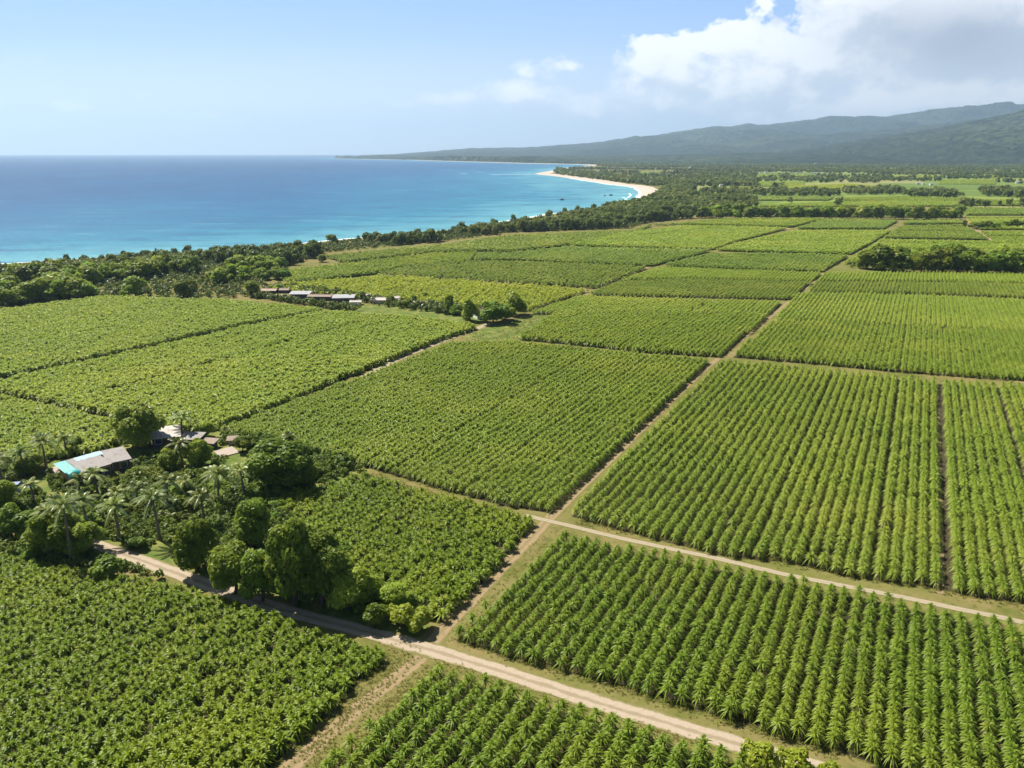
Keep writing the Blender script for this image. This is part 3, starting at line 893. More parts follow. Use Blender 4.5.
    ('plain_k', [(640, 172), (660, 172), (662, 174), (640, 174)], 1.2, 'broad', 'crop_light', 6, 4, 'tiny pale field behind the bay beach'),
    ('plain_l', [(644, 176.5), (668, 176.5), (668, 178.5), (644, 178.5)], 1.2, 'broad', 'crop_light', 6, 4, 'small pale field behind the bay headland'),
]
SPLIT = {'right_rows': [((930, 500), 1.0), ((884, 440), .35), ((1012, 440), .5), ((800, 440), .25)], 'lower_right': [((962, 650), .15), ((700, 600), .15)], 'centre': [((480, 420), .4), ((560, 420), .3)], 'right_e': [((900, 345), .3)]}
SKIP = {'right_far_a': [((870, 244.5), (1050, 246), 2.5), ((880, 251), (1050, 252), 2.5)], 'right_far_b': [((890, 232.5), (985, 233.5), 3), ((896, 228), (975, 228.5), 3)], 'right_far_d': [((985, 238), (1060, 238), 3)], 'right_far_e': [((966, 220), (1060, 220), 4), ((970, 224.5), (1060, 224.5), 3.5)],
        'beyond_c': [((840, 201.5), (1050, 203.5), 5)], 'mid_fourth': [((730, 242.5), (870, 243), 1.6)], 'far_c': [((640, 237), (720, 229), 2.0)],
        
        'left_middle': [((110, 395), (360, 325), .7)], 'mid_light': [((690, 312), (730, 298), .5)]}
LANED = ('woodland', 'far_', 'behind', 'yellow', 'mid_third', 'mid_fourth', 'mid_fifth', 'right_far', 'right_b', 'right_c', 'mid_upper', 'beyond')
def shown(key, px):
    """leave a lane in front of the far fields so that their near sides show"""
    if not key.startswith(LANED): return px
    ys = [q_[1] for q_ in px]; mid = (min(ys) + max(ys)) / 2
    return [(x, y - 1.1 if y > mid else y + .2) for x, y in px]
field_pts = []
for (key, px, H, kind, mat, row, step, label) in FIELDS:
    px = shown(key, px)
    poly = np.array([at(x, y, H * .95)[:2] for x, y in px])
    pu, pv = poly @ U, poly @ W
    lu = np.arange(pu.min(), pu.max(), step); lv_ = np.arange(math.floor(pv.min() / row), math.ceil(pv.max() / row) + 1) * row
    gu, gv = np.meshgrid(lu, lv_)
    gu = gu + rng.normal(0, step * .16, gu.shape) + rng.uniform(0, step, (gu.shape[0], 1))
    jit = .05 if kind == 'strap' else .24
    gv = gv + rng.normal(0, row * jit, gv.shape)
    for p0, wide in SPLIT.get(key, []):
        v0 = (math.floor((at(*p0)[:2] @ W) / row) + .5) * row
        gv = np.where(gv > v0, gv + wide, gv)
    P_ = np.stack([gu.ravel(), gv.ravel()], 1)
    P_ = P_[:, :1] * U + P_[:, 1:] * W
    ok = inside(P_, poly) & infrustum(P_)
    for (p0, p1, hw) in SKIP.get(key, []):
        a_, b_ = at(*p0)[:2], at(*p1)[:2]
        ab = b_ - a_
        t = np.clip(((P_ - a_) @ ab) / (ab @ ab), 0, 1)
        ok &= np.linalg.norm(P_ - (a_ + t[:, None] * ab), axis=1) > hw
    P_ = P_[ok]
    P_ = P_[rng.random(len(P_)) > .018]
    field_pts.append(P_)

# the bare strip between the two halves of the right hand field
v0 = (math.floor((at(930, 500)[:2] @ W) / 1.52) + .5) * 1.52 + .5
us = [at(930, y)[:2] @ U for y in (592, 560, 520, 470, 430, 400, 379)]
sp_ = np.array([u_ * U + v0 * W for u_ in us])
sx, sy = topx(np.concatenate([sp_, np.zeros((len(sp_), 1))], 1), 0.0)
ribbon('bare_strip', list(zip(sx, sy)), .95, 'earth_track', .036, 'thin bare earth strip between rows of the large right hand field')

# the nearest plants in view are things of their own
cand = []
for fi in (0, 1, 2):
    P_ = field_pts[fi]
    x, y = topx(P_, 1.2)
    d = np.sqrt((P_ ** 2).sum(1) + CAMH ** 2)
    inf = (x > 4) & (x < 1020) & (y < 762) & (y > 0)
    for j in np.nonzero(inf)[0]: cand.append((d[j], fi, j))
cand.sort()
cand = cand[:300]
solo = {fi: set() for fi in range(len(FIELDS))}
for d, fi, j in cand: solo[fi].add(j)
proto = {}
for kind, mat in (('broad', 'crop_broad'), ('strap', 'crop_near')):
    proto[kind] = [raw_mesh('crop_plant', v, q, mat, r_) for (v, q, r_) in LOD[kind][0]]
solo_lab = {0: ('broad leaved green plant at the near edge of the lower left field', 'nearest plants of the lower left field'),
            1: ('dark green strap leaved plant at the bottom edge of the picture below the road', 'nearest plants of the field below the road'),
            2: ('strap leaved plant at the near row ends of the lower right field', 'nearest row ends of the lower right field')}
for d, fi, j in cand:
    P_ = field_pts[fi][j]; kind = FIELDS[fi][3]
    o = bpy.data.objects.new('crop_plant', random.choice(proto[kind]))
    o.location = (P_[0], P_[1], 0); o.rotation_euler = (random.gauss(0, .05), random.gauss(0, .05), random.uniform(0, 6.283))
    s_ = random.uniform(.86, 1.14); o.scale = (s_, s_, s_)
    C.objects.link(o)
    tag(o, solo_lab[fi][0], 'crop plant', solo_lab[fi][1])

for fi, (key, px, H, kind, mat, row, step, label) in enumerate(FIELDS):
    P_ = field_pts[fi]
    if solo[fi]: P_ = np.delete(P_, sorted(solo[fi]), axis=0)
    if not len(P_): continue
    d = np.linalg.norm(P_, axis=1)
    hgt = {'strap': 1.6, 'broad': 1.7}[kind]
    grow = fbm(P_[:, 0] / 14, P_[:, 1] / 14, 300 + fi, 3)
    scl = (H / hgt) * np.clip(rng.normal(1, .11, len(P_)), .6, 1.28) * (.86 + .28 * grow)
    scl *= np.maximum(1, step / 1.35) ** .8 * (min(1, (step / 1.0) ** .5))
    rot = rng.uniform(0, 6.283, len(P_))
    rj = np.clip(rng.normal(.5, .28, len(P_)) + (grow - .5) * .6, 0, 1)
    rj = np.where(rng.random(len(P_)) < .02, 2.2, rj)
    lev = (d > LODD[0]).astype(int) + (d > LODD[1]) + (d > LODD[2])
    Vs, Qs, Rs, off = [], [], [], 0
    for l in range(4):
        s_ = np.nonzero(lev == l)[0]
        if not len(s_): continue
        v, q, r_ = instances(LOD[kind][l], np.concatenate([P_[s_], np.zeros((len(s_), 1))], 1), rot[s_], scl[s_], rj[s_])
        Vs.append(v); Qs.append(q + off); Rs.append(r_); off += len(v)
    nq = sum(map(len, Qs)); midx = [0] * nq
    # the soil under the rows, and for the far fields the closed lower canopy
    px = shown(key, px)
    poly = np.array([at(x, y, H * .95)[:2] for x, y in px])
    me = raw_mesh('crop_field', np.concatenate(Vs), np.concatenate(Qs), mat, np.concatenate(Rs))
    o = link('crop_field', me)
    tag(o, label, 'crop field', kind='stuff')
    farf = d.min() > 330
    z = H * .45 if farf else .02
    so = link('field_soil', poly_mesh('field_soil', ([(q[0], q[1], z) for q in poly], [tuple(range(len(poly)))]), mat if farf else 'crop_soil'), o)

# ------------------------------------------------------------------ trees
def crown(nl, size, seed, lobes=9, flat=1.0, low=.25, core=True):
    """a crown as many leaf faces on overlapping lobes; unit height 1, unit width 1"""
    g = np.random.default_rng(seed)
    cen, rad = [], []
    for i_ in range(lobes):
        a_ = g.uniform(0, 6.283); r_ = math.sqrt(g.uniform(0, 1)) * .30
        zz = low + (1 - low) * g.uniform(.22, .78)
        if zz > low + (1 - low) * .6: r_ *= .65
        cen.append((r_ * 1.12 * math.cos(a_), r_ * 1.12 * math.sin(a_), zz)); rad.append(g.uniform(.10, .21) if lobes > 11 else g.uniform(.13, .24))
    cen.append((0, 0, low + (1 - low) * .5)); rad.append(.27)
    cen = np.array(cen); rad = np.array(rad)
    wts = rad ** 2 / (rad ** 2).sum()
    pick = g.choice(len(rad), nl * 2, p=wts)
    dr = g.normal(size=(nl * 2, 3)); dr[:, 2] += .25
    dr /= np.linalg.norm(dr, axis=1)[:, None]
    shell = g.uniform(.62, 1.08, nl * 2) ** .7
    vs = np.array([1, 1, (1 - low) * .95 * flat])
    P_ = cen[pick] + dr * (rad[pick] * shell)[:, None] * vs
    # drop what is deep inside another lobe
    deep = np.zeros(len(P_), bool)
    for c_, r_ in zip(cen, rad):
        deep |= np.linalg.norm((P_ - c_) / vs, axis=1) < r_ * .62
    keep = np.nonzero(~deep)[0][:nl]
    P_, dr = P_[keep], dr[keep]
    n_ = dr * .8 + np.array([0, 0, .5]) + g.normal(0, .5, dr.shape); n_ /= np.linalg.norm(n_, axis=1)[:, None]
    u_ = np.cross(n_, g.normal(size=n_.shape)); u_ /= np.linalg.norm(u_, axis=1)[:, None] + 1e-9
    w_ = np.cross(n_, u_)
    s_ = size * g.uniform(.6, 1.3, len(P_))[:, None]
    V = np.stack([P_ - u_ * s_, P_ - w_ * s_ * .62, P_ + u_ * s_, P_ + w_ * s_ * .62], 1).reshape(-1, 3)
    Q = np.arange(len(V)).reshape(-1, 4)
    lobe_t = g.uniform(0, 1, len(rad))[pick[keep]]
    r0 = np.clip(.45 * g.uniform(0, 1, len(P_)) + .55 * lobe_t, 0, 1)
    return V.astype(np.float32), Q.astype(np.int32), np.repeat(r0, 4).astype(np.float32)


def trunk_mesh(seed, low=.25):
    g = random.Random(seed)
    m_ = MB()
    m_.tube([(0, 0, -.02), (g.uniform(-.02, .02), g.uniform(-.02, .02), low * .6), (g.uniform(-.04, .04), g.uniform(-.04, .04), low + .2), (g.uniform(-.05, .05), g.uniform(-.05, .05), .72)], [.042, .032, .024, .008], 8)
    for i_ in range(5):
        a_ = i_ * 1.257 + g.uniform(-.3, .3); z0 = low * g.uniform(.65, 1.2)
        m_.tube([(0, 0, z0), (.12 * math.cos(a_), .12 * math.sin(a_), z0 + .15), (.26 * math.cos(a_), .26 * math.sin(a_), z0 + .34)], [.018, .012, .005], 5)
    return m_


TRUNKS = [trunk_mesh(i_).mesh('trunk', 'bark', True) for i_ in range(4)]
CR_NEAR = [crown(7000, .033, 400 + i_, 26 + i_ % 3, low=.04 + .05 * (i_ % 3)) for i_ in range(6)]
CR_MID = [crown(1300, .055, 420 + i_, 18, low=.02) for i_ in range(6)]
CR_FAR = [crown(420, .085, 440 + i_, 9, low=.0) for i_ in range(6)]
CR_DOT = [crown(70, .17, 460 + i_, 5, low=.0) for i_ in range(5)]
CR_MIN = [crown(26, .27, 470 + i_, 4, low=-.05) for i_ in range(5)]
near_me = {mt: [raw_mesh('crown', *c_[:2], mt, c_[2]) for c_ in CR_NEAR] for mt in ('tree_leaves', 'tree_leaves_dark', 'shrub_leaves')}
mid_me = {mt: [raw_mesh('crown', *c_[:2], mt, c_[2]) for c_ in CR_MID] for mt in ('tree_leaves', 'tree_leaves_dark', 'shrub_leaves')}
far_me = {mt: [raw_mesh('crown', *c_[:2], mt, c_[2]) for c_ in CR_FAR] for mt in ('tree_leaves', 'tree_leaves_dark')}


def tree(name, x, y, h, w, meshes, label, cat='tree', group=None, i_=None, tilt=0.0):
    o = empty(name, (x, y, 0), random.uniform(0, 6.283))
    t_ = link('trunk', random.choice(TRUNKS), o); t_.scale = (h * .85, h * .85, h)
    c_ = link('crown', meshes[i_ if i_ is not None else random.randrange(len(meshes))], o); c_.scale = (w * 1.32, w * 1.32 * random.uniform(.88, 1.12), h)
    tag(o, label, cat, group)
    return o


def tree_px(bx, by, ty, wpx, meshes, label, name='broadleaf_tree', cat='tree', group=None, i_=None):
    g_ = at(bx, by)
    h = max(.6, topz(bx, ty, g_[1]))
    zc = g_[1] * CP + (CAMH - h / 2) * SP
    return tree(name, g_[0], g_[1], h, wpx * zc / FPX, meshes, label, cat, group, i_)


NT, ND, NS = near_me['tree_leaves'], near_me['tree_leaves_dark'], near_me['shrub_leaves']
near_trees = [
    (140, 449, 401, 46, ND, 'tall dark tree right of the grey roof with a palm rising through it'),
    (197, 572, 513, 38, NS, 'rounded bright green tree nearest the sandy clearing by the road'),
    (236, 594, 540, 46, NS, 'lumpy light green tree right of the rounded bright tree beside the road'),
    (263, 601, 548, 40, NT, 'mid green tree in the middle of the roadside grove'),
    (294, 604, 502, 54, ND, 'tallest dark domed tree of the roadside grove'),
    (322, 606, 528, 56, ND, 'dark spreading tree right of the tallest grove tree'),
    (350, 610, 562, 50, NT, 'lower green tree at the right end of the roadside grove'),
    (252, 545, 494, 34, ND, 'dark narrow tree behind the light green grove trees'),
    (284, 488, 434, 56, ND, 'dark tree clump by the corner of the centre field with a palm behind'),
    (300, 489, 452, 26, NT, 'small rounded tree on a bare trunk in front of the dark clump'),
    (262, 482, 446, 30, NT, 'olive tree left of the dark clump by the centre field'),
    (13, 538, 503, 26, ND, 'small dark tree on a thin trunk at the left edge above the road'),
    (199, 466, 437, 24, NT, 'rounded tree between the garden palms and the concrete pad'),
    (205, 438, 420, 18, NT, 'small tree behind the low grey sheds'),
    (243, 452, 434, 18, ND, 'small dark tree beside the concrete pad'),
    (5, 512, 478, 30, ND, 'dark tree on the left edge beside the lane'),
    (28, 472, 452, 30, NT, 'spreading tree left of the teal roof'),
    (170, 470, 448, 20, NT, 'small tree in front of the pale hut'),
    (55, 556, 507, 44, NT, 'leafy tree standing among the big palms beside the lower left field'),
    (84, 552, 519, 34, NT, 'rounded leafy tree just right of the big leaning palm beside the road'),
    (30, 538, 508, 30, NT, 'low leafy tree left of the big palms, over the road'),
    (395, 612, 584, 34, NT, 'small tree between the grove and the crop field corner'),
]
for k_, (bx, by, ty, wp, ms, lab) in enumerate(near_trees):
    tree_px(bx, by, ty, wp, ms, lab, i_=k_ % 6)
shrubs = [(402, 628, 601, 26, 'bright yellow green shrub at the corner of the road, left of two'), (420, 631, 608, 24, 'bright yellow green shrub at the corner of the road, right of two'),
          (375, 628, 604, 24, 'dark green shrub at the end of the grove by the road'), (758, 775, 738, 30, 'yellow green shrub beside the road at the bottom edge, leftmost of three'),
          (793, 782, 744, 30, 'yellow green shrub beside the road at the bottom edge, middle of three'), (824, 790, 758, 26, 'yellow green shrub beside the road at the bottom edge, rightmost of three'),
          (110, 578, 556, 26, 'green bush at the corner of the lower left field by the road')]
ysh = [raw_mesh('crown', *crown(1500, .055, 480 + i_, 9, low=.02)[:2], 'yellow_shrub_leaves', crown(1500, .055, 480 + i_, 9, low=.02)[2]) for i_ in range(3)]
gsh = [raw_mesh('crown', *crown(1400, .055, 490 + i_, 8, low=.02)[:2], 'shrub_leaves', crown(1400, .055, 490 + i_, 8, low=.02)[2]) for i_ in range(4)]
for k_, (bx, by, ty, wp, lab) in enumerate(shrubs):
    tree_px(bx, by, ty, wp, ysh if 'yellow' in lab else gsh, lab, 'shrub', 'shrub')


# palms
def palm(bx, by, cy, label, nf=20, L=3.0, lean=0.0, sp=1.0):
    g_ = at(bx, by)
    h = max(1.2, topz(bx, cy, g_[1]))
    gx = random.uniform(-.4, .4) + lean
    o = empty('palm_tree', (g_[0], g_[1], 0))
    m_ = MB()
    m_.tube([(0, 0, -.05), (gx * .2, 0, h * .35), (gx * .55, .05, h * .7), (gx, .1, h)], [.24, .17, .14, .12], 8)
    m_.build('trunk', 'palm_bark', o, True)
    g = np.random.default_rng(int(bx * 31 + by))
    V, Q, Rn = [], [], []
    top = np.array([gx, .1, h])
    for i_ in range(nf):
        f = i_ / nf
        a_ = i_ * 2.39996 + g.normal(0, .12); el = R(-8 + 84 * f ** .9 + g.normal(0, 8))
        Lf = 1.15 * L * g.uniform(.85, 1.1) * (1 - .25 * f * f)
        hx = np.array([math.cos(a_), math.sin(a_), 0]); sd_ = np.array([-hx[1], hx[0], 0])
        rv = g.uniform(0, 1)
        n_ = 17
        ctr = []
        for k_ in range(n_ + 1):
            t = k_ / n_
            ctr.append(top + hx * Lf * t * math.cos(el) * (1 - .12 * t) + np.array([0, 0, Lf * (t * math.sin(el) - .50 * t * t)]))
        for k_ in range(n_):
            p0, p1 = ctr[k_], ctr[k_ + 1]
            t = (k_ + .5) / n_
            b0 = len(V)                                # rachis
            for q_ in (p0, p1):
                for sg in (-1, 1): V.append(q_ + sd_ * sg * .055 * (1.15 - t)); Rn.append(.95)
            Q.append((b0, b0 + 1, b0 + 3, b0 + 2))
            if t < .08: continue
            ll = (.30 + .75 * math.sin(math.pi * min(1, t * .9 + .12))) * .46 * sp
            fw = (p1 - p0) / np.linalg.norm(p1 - p0)
            for sg in (-1, 1):
                tip = p0 + (sd_ * sg * .80 + fw * .55 + np.array([0, 0, -.42 - .15 * g.random()])) * ll
                b0 = len(V)
                wv_ = fw * .07
                V += [p0 - wv_, p0 + wv_ * 1.3, tip + wv_ * .5, tip - wv_ * .3]; Rn += [np.clip(rv * .5 + .4 * g.random(), 0, 1)] * 4
                Q.append((b0, b0 + 1, b0 + 2, b0 + 3))
    link('crown', raw_mesh('crown', np.array(V), np.array(Q), 'palm_leaves', Rn), o)
    return tag(o, label, 'palm', 'coconut palms of the homestead')


for (bx, by, cy, lab, nf, L) in [
    (47, 470, 441, 'palm behind the teal roof, larger of the pair on the left', 22, 3.1), (67, 455, 438, 'small palm behind the teal roof, right of the pair', 16, 2.3),
    (183, 440, 417, 'tall palm standing before the pale field beside the dark tree', 22, 3.0), (183, 468, 443, 'palm in front of the low sheds behind the garden', 18, 2.6),
    (219, 506, 474, 'large light fronded palm right of the garden, its fronds arching wide', 24, 3.4), (160, 540, 498, 'tall palm with a clear pale trunk close to the road', 24, 3.2),
    (72, 562, 506, 'big leaning palm at the edge of the lower left field', 24, 3.4), (54, 553, 512, 'palm just left of the big leaning palm', 18, 2.6),
    (118, 509, 492, 'low palm with whitish fronds in front of the patio', 16, 2.2), (3, 484, 460, 'palm cut by the left picture edge', 18, 3.0),
    (292, 462, 438, 'palm rising behind the dark clump by the centre field', 16, 2.2), (137, 508, 488, 'low palm with drooping fronds right of the patio palm', 14, 2.3),
    (80, 498, 479, 'low palm in front of the teal roof end', 14, 2.2), (150, 446, 408, 'palm crown rising through the tall dark tree', 16, 2.2), (186, 497, 481, 'low palm left of the large light fronded palm', 14, 2.2),
    (36, 508, 484, 'low palm left of the garden by the parked car', 14, 2.0),
    (98, 494, 474, 'slender palm in front of the middle of the house', 18, 2.6), (120, 540, 506, 'palm between the big leaning palm and the tall palm, half way along the road', 20, 2.8), (168, 510, 481, 'mid sized palm in the heart of the garden', 18, 2.6),
    (205, 528, 496, 'palm behind the rounded bright tree by the road', 18, 2.7), (25, 476, 452, 'palm at the left behind the teal roof end', 18, 2.6), (245, 500, 470, 'palm at the edge of the crop field beside the dark narrow tree', 18, 2.5),
    (88, 530, 500, 'palm just right of the big leaning palm', 20, 2.8)]:
    palm(bx, by, cy, lab, nf, L)

# garden undergrowth
gp = np.array([at(x, y)[:2] for x, y in [(-20, 498), (-20, 466), (40, 452), (60, 455), (100, 440), (125, 428), (170, 428), (225, 430), (330, 458), (362, 470), (272, 503), (345, 560), (395, 606), (375, 622), (300, 602), (190, 566), (110, 540), (55, 524)]])
open_px = [[(228, 452), (256, 452), (256, 474), (228, 474)], [(150, 545), (182, 543), (190, 566), (150, 556)], [(128, 444), (160, 444), (160, 456), (128, 458)], [(38, 470), (55, 458), (105, 444), (138, 447), (142, 462), (100, 482), (65, 480)],
           [(205, 447), (240, 443), (245, 456), (212, 458)], [(92, 488), (101, 488), (104, 510), (92, 510)], [(15, 478), (48, 474), (48, 492), (10, 496)], [(160, 430), (220, 430), (222, 446), (160, 446)]]
opens = [np.array([at(x, y)[:2] for x, y in o_]) for o_ in open_px]
gp2 = np.array([at(x, y)[:2] for x, y in [(-20, 509), (20, 524), (60, 541), (100, 556), (150, 574), (165, 580), (110, 575), (60, 568), (-20, 556)]])
P_ = rng.uniform(np.minimum(gp.min(0), gp2.min(0)), np.maximum(gp.max(0), gp2.max(0)), (7600, 2))
ok = inside(P_, gp) | inside(P_, gp2)
for o_ in opens: ok &= ~inside(P_, o_)
P_ = P_[ok]
hs_ = .35 + 1.7 * fbm(P_[:, 0] / 6, P_[:, 1] / 6, 88, 3) ** 2.2 + rng.uniform(0, .5, len(P_))
TPL = [crown(60, .15, 500 + i_, 5, low=-.05) for i_ in range(5)]
v, q, r_ = instances(TPL, np.concatenate([P_, np.zeros((len(P_), 1))], 1), rng.uniform(0, 6.28, len(P_)), hs_ * 1.25, rng.uniform(0, 1, len(P_)))
tag(link('undergrowth', raw_mesh('undergrowth', v, q, 'weeds', r_)), 'tangled green undergrowth filling the homestead garden', 'undergrowth', kind='stuff')
# separate bushes of the garden
bs = rng.choice(len(P_), 40, replace=False)
for j in bs:
    w_ = random.uniform(1.4, 2.8)
    tree('shrub', P_[j, 0], P_[j, 1], w_ * random.uniform(.65, .95), w_, gsh, 'rounded green bush in the homestead garden', 'shrub', 'bushes of the homestead garden')

# weeds along the tracks
def weed_strip(pts, n, spread, hmax):
    pts = np.array([at(x, y)[:2] for x, y in pts])
    sl = np.linalg.norm(np.diff(pts, axis=0), axis=1); cs = np.concatenate([[0], np.cumsum(sl)])
    s_ = rng.uniform(0, cs[-1], n)
    X = np.stack([np.interp(s_, cs, pts[:, 0]), np.interp(s_, cs, pts[:, 1])], 1)
    return X + rng.normal(0, spread, X.shape), rng.uniform(.1, hmax * .75, n)
ws = [weed_strip([(408, 654), (350, 712), (300, 765)], 700, .9, .32), weed_strip([(432, 668), (380, 715), (325, 768)], 500, .6, .35), weed_strip([(440, 663), (560, 703), (700, 745)], 450, .35, .3), weed_strip([(578, 522), (727, 553), (928, 588), (1040, 610)], 540, .6, .5), weed_strip([(395, 646), (340, 705), (290, 752)], 500, 1.1, .3), weed_strip([(420, 628), (455, 590), (530, 517)], 260, .7, .3),
      weed_strip([(458, 640), (560, 672), (700, 712), (850, 758)], 900, .5, .35), weed_strip([(450, 640), (500, 588), (556, 530)], 260, .6, .3), weed_strip([(585, 500), (720, 362)], 400, .5, .3),
      weed_strip([(360, 473), (430, 495), (510, 515)], 700, .6, .6), weed_strip([(470, 336), (520, 338), (540, 312)], 900, 4, .7)]
X = np.concatenate([a_ for a_, _ in ws]); hh = np.concatenate([b_ for _, b_ in ws])
X3 = np.concatenate([X, np.zeros((len(X), 1))], 1)
v, q, r_ = instances([plant(14, 2, 1.0, .10, .05, 520 + i_, (25, 85), .4, False) for i_ in range(4)], X3, rng.uniform(0, 6.28, len(X)), hh * 1.3, rng.uniform(0, 1, len(X)))
tag(link('verge_weeds', raw_mesh('verge_weeds', v, q, 'verge', r_)), 'tufts of weeds along the verges of the tracks', 'weeds', kind='stuff')

# coastal woodland
belt_px = [(-80, 316), (0, 308), (62, 301), (110, 297), (215, 299), (256, 297), (262, 285), (290, 266), (326, 253), (451, 240.5), (512, 232.5), (632, 228), (652, 222), (684, 219.5), (724, 216.5), (757, 207), (754, 201), (700, 197),
           (690, 186), (668, 188), (652, 200), (640, 204.5), (602, 209.5), (545, 217), (500, 224), (451, 232), (398, 237), (343, 242.5), (271, 249.5), (220, 252.5), (147, 257.5), (57, 263.5), (0, 268), (-80, 273)]
belt = np.array([at(x, y)[:2] for x, y in belt_px])


def poisson(poly, cell, seed):
    g = np.random.default_rng(seed)
    lo, hi = poly.min(0), poly.max(0)
    xs_, ys_ = np.meshgrid(np.arange(lo[0], hi[0], cell), np.arange(lo[1], hi[1], cell))
    P_ = np.stack([xs_.ravel(), ys_.ravel()], 1) + g.uniform(-.42, .42, (xs_.size, 2)) * cell
    return P_[inside(P_, poly) & infrustum(P_, 25)]


BP = poisson(belt, 4.6, 7)
dens = fbm(BP[:, 0] / 28, BP[:, 1] / 28, 91, 3)
bx_, by_ = topx(BP)
open_ = ((bx_ > 195) & (bx_ < 300) & (by_ > 264)) | ((bx_ > 285) & (bx_ < 460) & (by_ > 244))
BP = BP[(dens > .42) & (~open_ | (dens > .54))]
dd = np.linalg.norm(BP, axis=1)
order = np.argsort(dd)
SOLO_BELT = 150
shx = np.array([q_[0] for q_ in coast_px[:20]]); shy = np.array([q_[1] for q_ in coast_px[:20]])
def low_by_sea(P_, h):
    """the trees nearest the water stay low"""
    x_, _y = topx(P_)
    lim = np.interp(x_, shx, shy) + rng.normal(-1.4, 2.4, len(P_))
    cap = np.array([topz(a_, b_, c_) for a_, b_, c_ in zip(x_, lim, P_[:, 1])])
    cap = np.where(x_ < 640, np.maximum(cap, 1.3), 99)
    return np.minimum(h, cap)
BH = low_by_sea(BP, rng.uniform(5.0, 9.0, len(BP)))
for j in order[:SOLO_BELT]:
    h = BH[j]
    tree('broadleaf_tree', BP[j, 0], BP[j, 1], h, h * random.uniform(.85, 1.15), mid_me[random.choice(['tree_leaves', 'tree_leaves', 'tree_leaves_dark'])], 'rounded tree in the front ranks of the coastal woodland at left', 'tree', 'trees of the coastal woodland')
rest = order[SOLO_BELT:]


def wood(name, P_, hmin, hmax, near, label, mat='far_tree_leaves', kindc='woodland', H_=None):
    if H_ is None: H_ = rng.uniform(hmin, hmax, len(P_))
    d = np.linalg.norm(P_, axis=1)
    Vs, Qs, Rs, off = [], [], [], 0
    lims = [(0, near, CR_FAR), (near, 1300, CR_DOT), (1300, 1e9, CR_MIN)]
    for lo_, hi_, T in lims:
        s_ = np.nonzero((d >= lo_) & (d < hi_))[0]
        if not len(s_): continue
        v, q, r_ = instances(T, np.concatenate([P_[s_], np.zeros((len(s_), 1))], 1), rng.uniform(0, 6.28, len(s_)), H_[s_], rng.uniform(0, 1, len(s_)))
        Vs.append(v); Qs.append(q + off); Rs.append(r_); off += len(v)
    return tag(link(name, raw_mesh(name, np.concatenate(Vs), np.concatenate(Qs), mat, np.concatenate(Rs))), label, kindc, kind='stuff')


wood('coastal_woodland', BP[rest], 5.0, 9.5, 720, 'dense green woodland between the fields and the beach', H_=BH[rest])
# scrub under the coastal trees
SP_ = poisson(belt, 2.6, 9)
SP_ = SP_[np.linalg.norm(SP_, axis=1) < 620]
v, q, r_ = instances(TPL, np.concatenate([SP_, np.zeros((len(SP_), 1))], 1), rng.uniform(0, 6.28, len(SP_)), low_by_sea(SP_, rng.uniform(1.2, 3.0, len(SP_))), rng.uniform(0, 1, len(SP_)))
leaf('scrub', (.085, .130, .020), (.185, .230, .04), (.24, .265, .06), .02, transl=.2, patch=(.55, .7))
tag(link('coastal_scrub', raw_mesh('coastal_scrub', v, q, 'scrub', r_)), 'low green scrub under and between the coastal trees', 'scrub', kind='stuff')

# trees of the far farmstead, the right grove and the hedges
MT, MD = mid_me['tree_leaves'], mid_me['tree_leaves_dark']
for (bx, by, ty, wp, ms, lab) in [
    (515, 315, 291, 21, MD, 'tallest tree at the end of the farm lane'), (493, 323, 298, 27, MD, 'dense dark tree at the end of the farm lane beside the white house'), (505, 320, 302, 18, MT, 'small tree between the two dark lane end trees'),
    (470, 321, 297, 19, MD, 'upright dark tree left of the white walled house by the lane'), (449, 313, 293, 10, MT, 'thin tree left of the lane end trees, in front of the yellow field'), (455, 315, 304, 12, MT, 'low round tree in front of the thin tree by the lane'),
    (363, 300, 290, 8, MD, 'small dark tree between the farm sheds'), (390, 303, 294, 10, MD, 'dark tree right of the pink farm building'), (414, 304, 294, 7, MT, 'thin tree at the right end of the farm row'),
    (407, 307, 297, 12, MD, 'dark tree behind the right end of the farm row'), (426, 300, 292, 5, MT, 'tiny tree at the edge of the yellow field'), (324, 293, 285, 7, MT, 'small tree behind the long farm shed, left of two'),
    (336, 294, 286.5, 6, MT, 'small tree behind the long farm shed, right of two'), (345, 308, 301, 10, MT, 'bush shaped tree in front of the farm sheds'), (281, 291, 283, 9, MT, 'small tree left of the white farm sheds'),
    (275, 279, 265, 14, MD, 'dark tree at the edge of the coastal scrub above the farm'), (284, 280, 266, 15, MD, 'dark round tree at the edge of the field above the farm'), (262, 280, 267, 14, MD, 'dark tree left of the two above the farm'),
    (332, 243.5, 233.5, 13, MD, 'large dark tree above the shoreline trees'), (322, 262, 254, 9, MD, 'small dark tree at the woodland edge by the pale crop field')]:
    tree_px(bx, by, ty, wp, ms, lab)
hedges = []


def line_trees(pts, step, hpx, wpx, meshes, label, group, rows=1, cat='tree'):
    for r_ in range(rows):
        x = pts[0][0] + r_ * step * .5
        while x <= pts[-1][0]:
            y = np.interp(x, [p_[0] for p_ in pts], [p_[1] for p_ in pts]) - r_ * (hpx * .16)
            jx = x + random.uniform(-.3, .3) * step
            tree_px(jx, y, y - hpx * random.uniform(.78, 1.15), wpx * random.uniform(.85, 1.25), meshes[random.choice(list(meshes))], label, 'broadleaf_tree', cat, group)
            x += step * random.uniform(.8, 1.2)


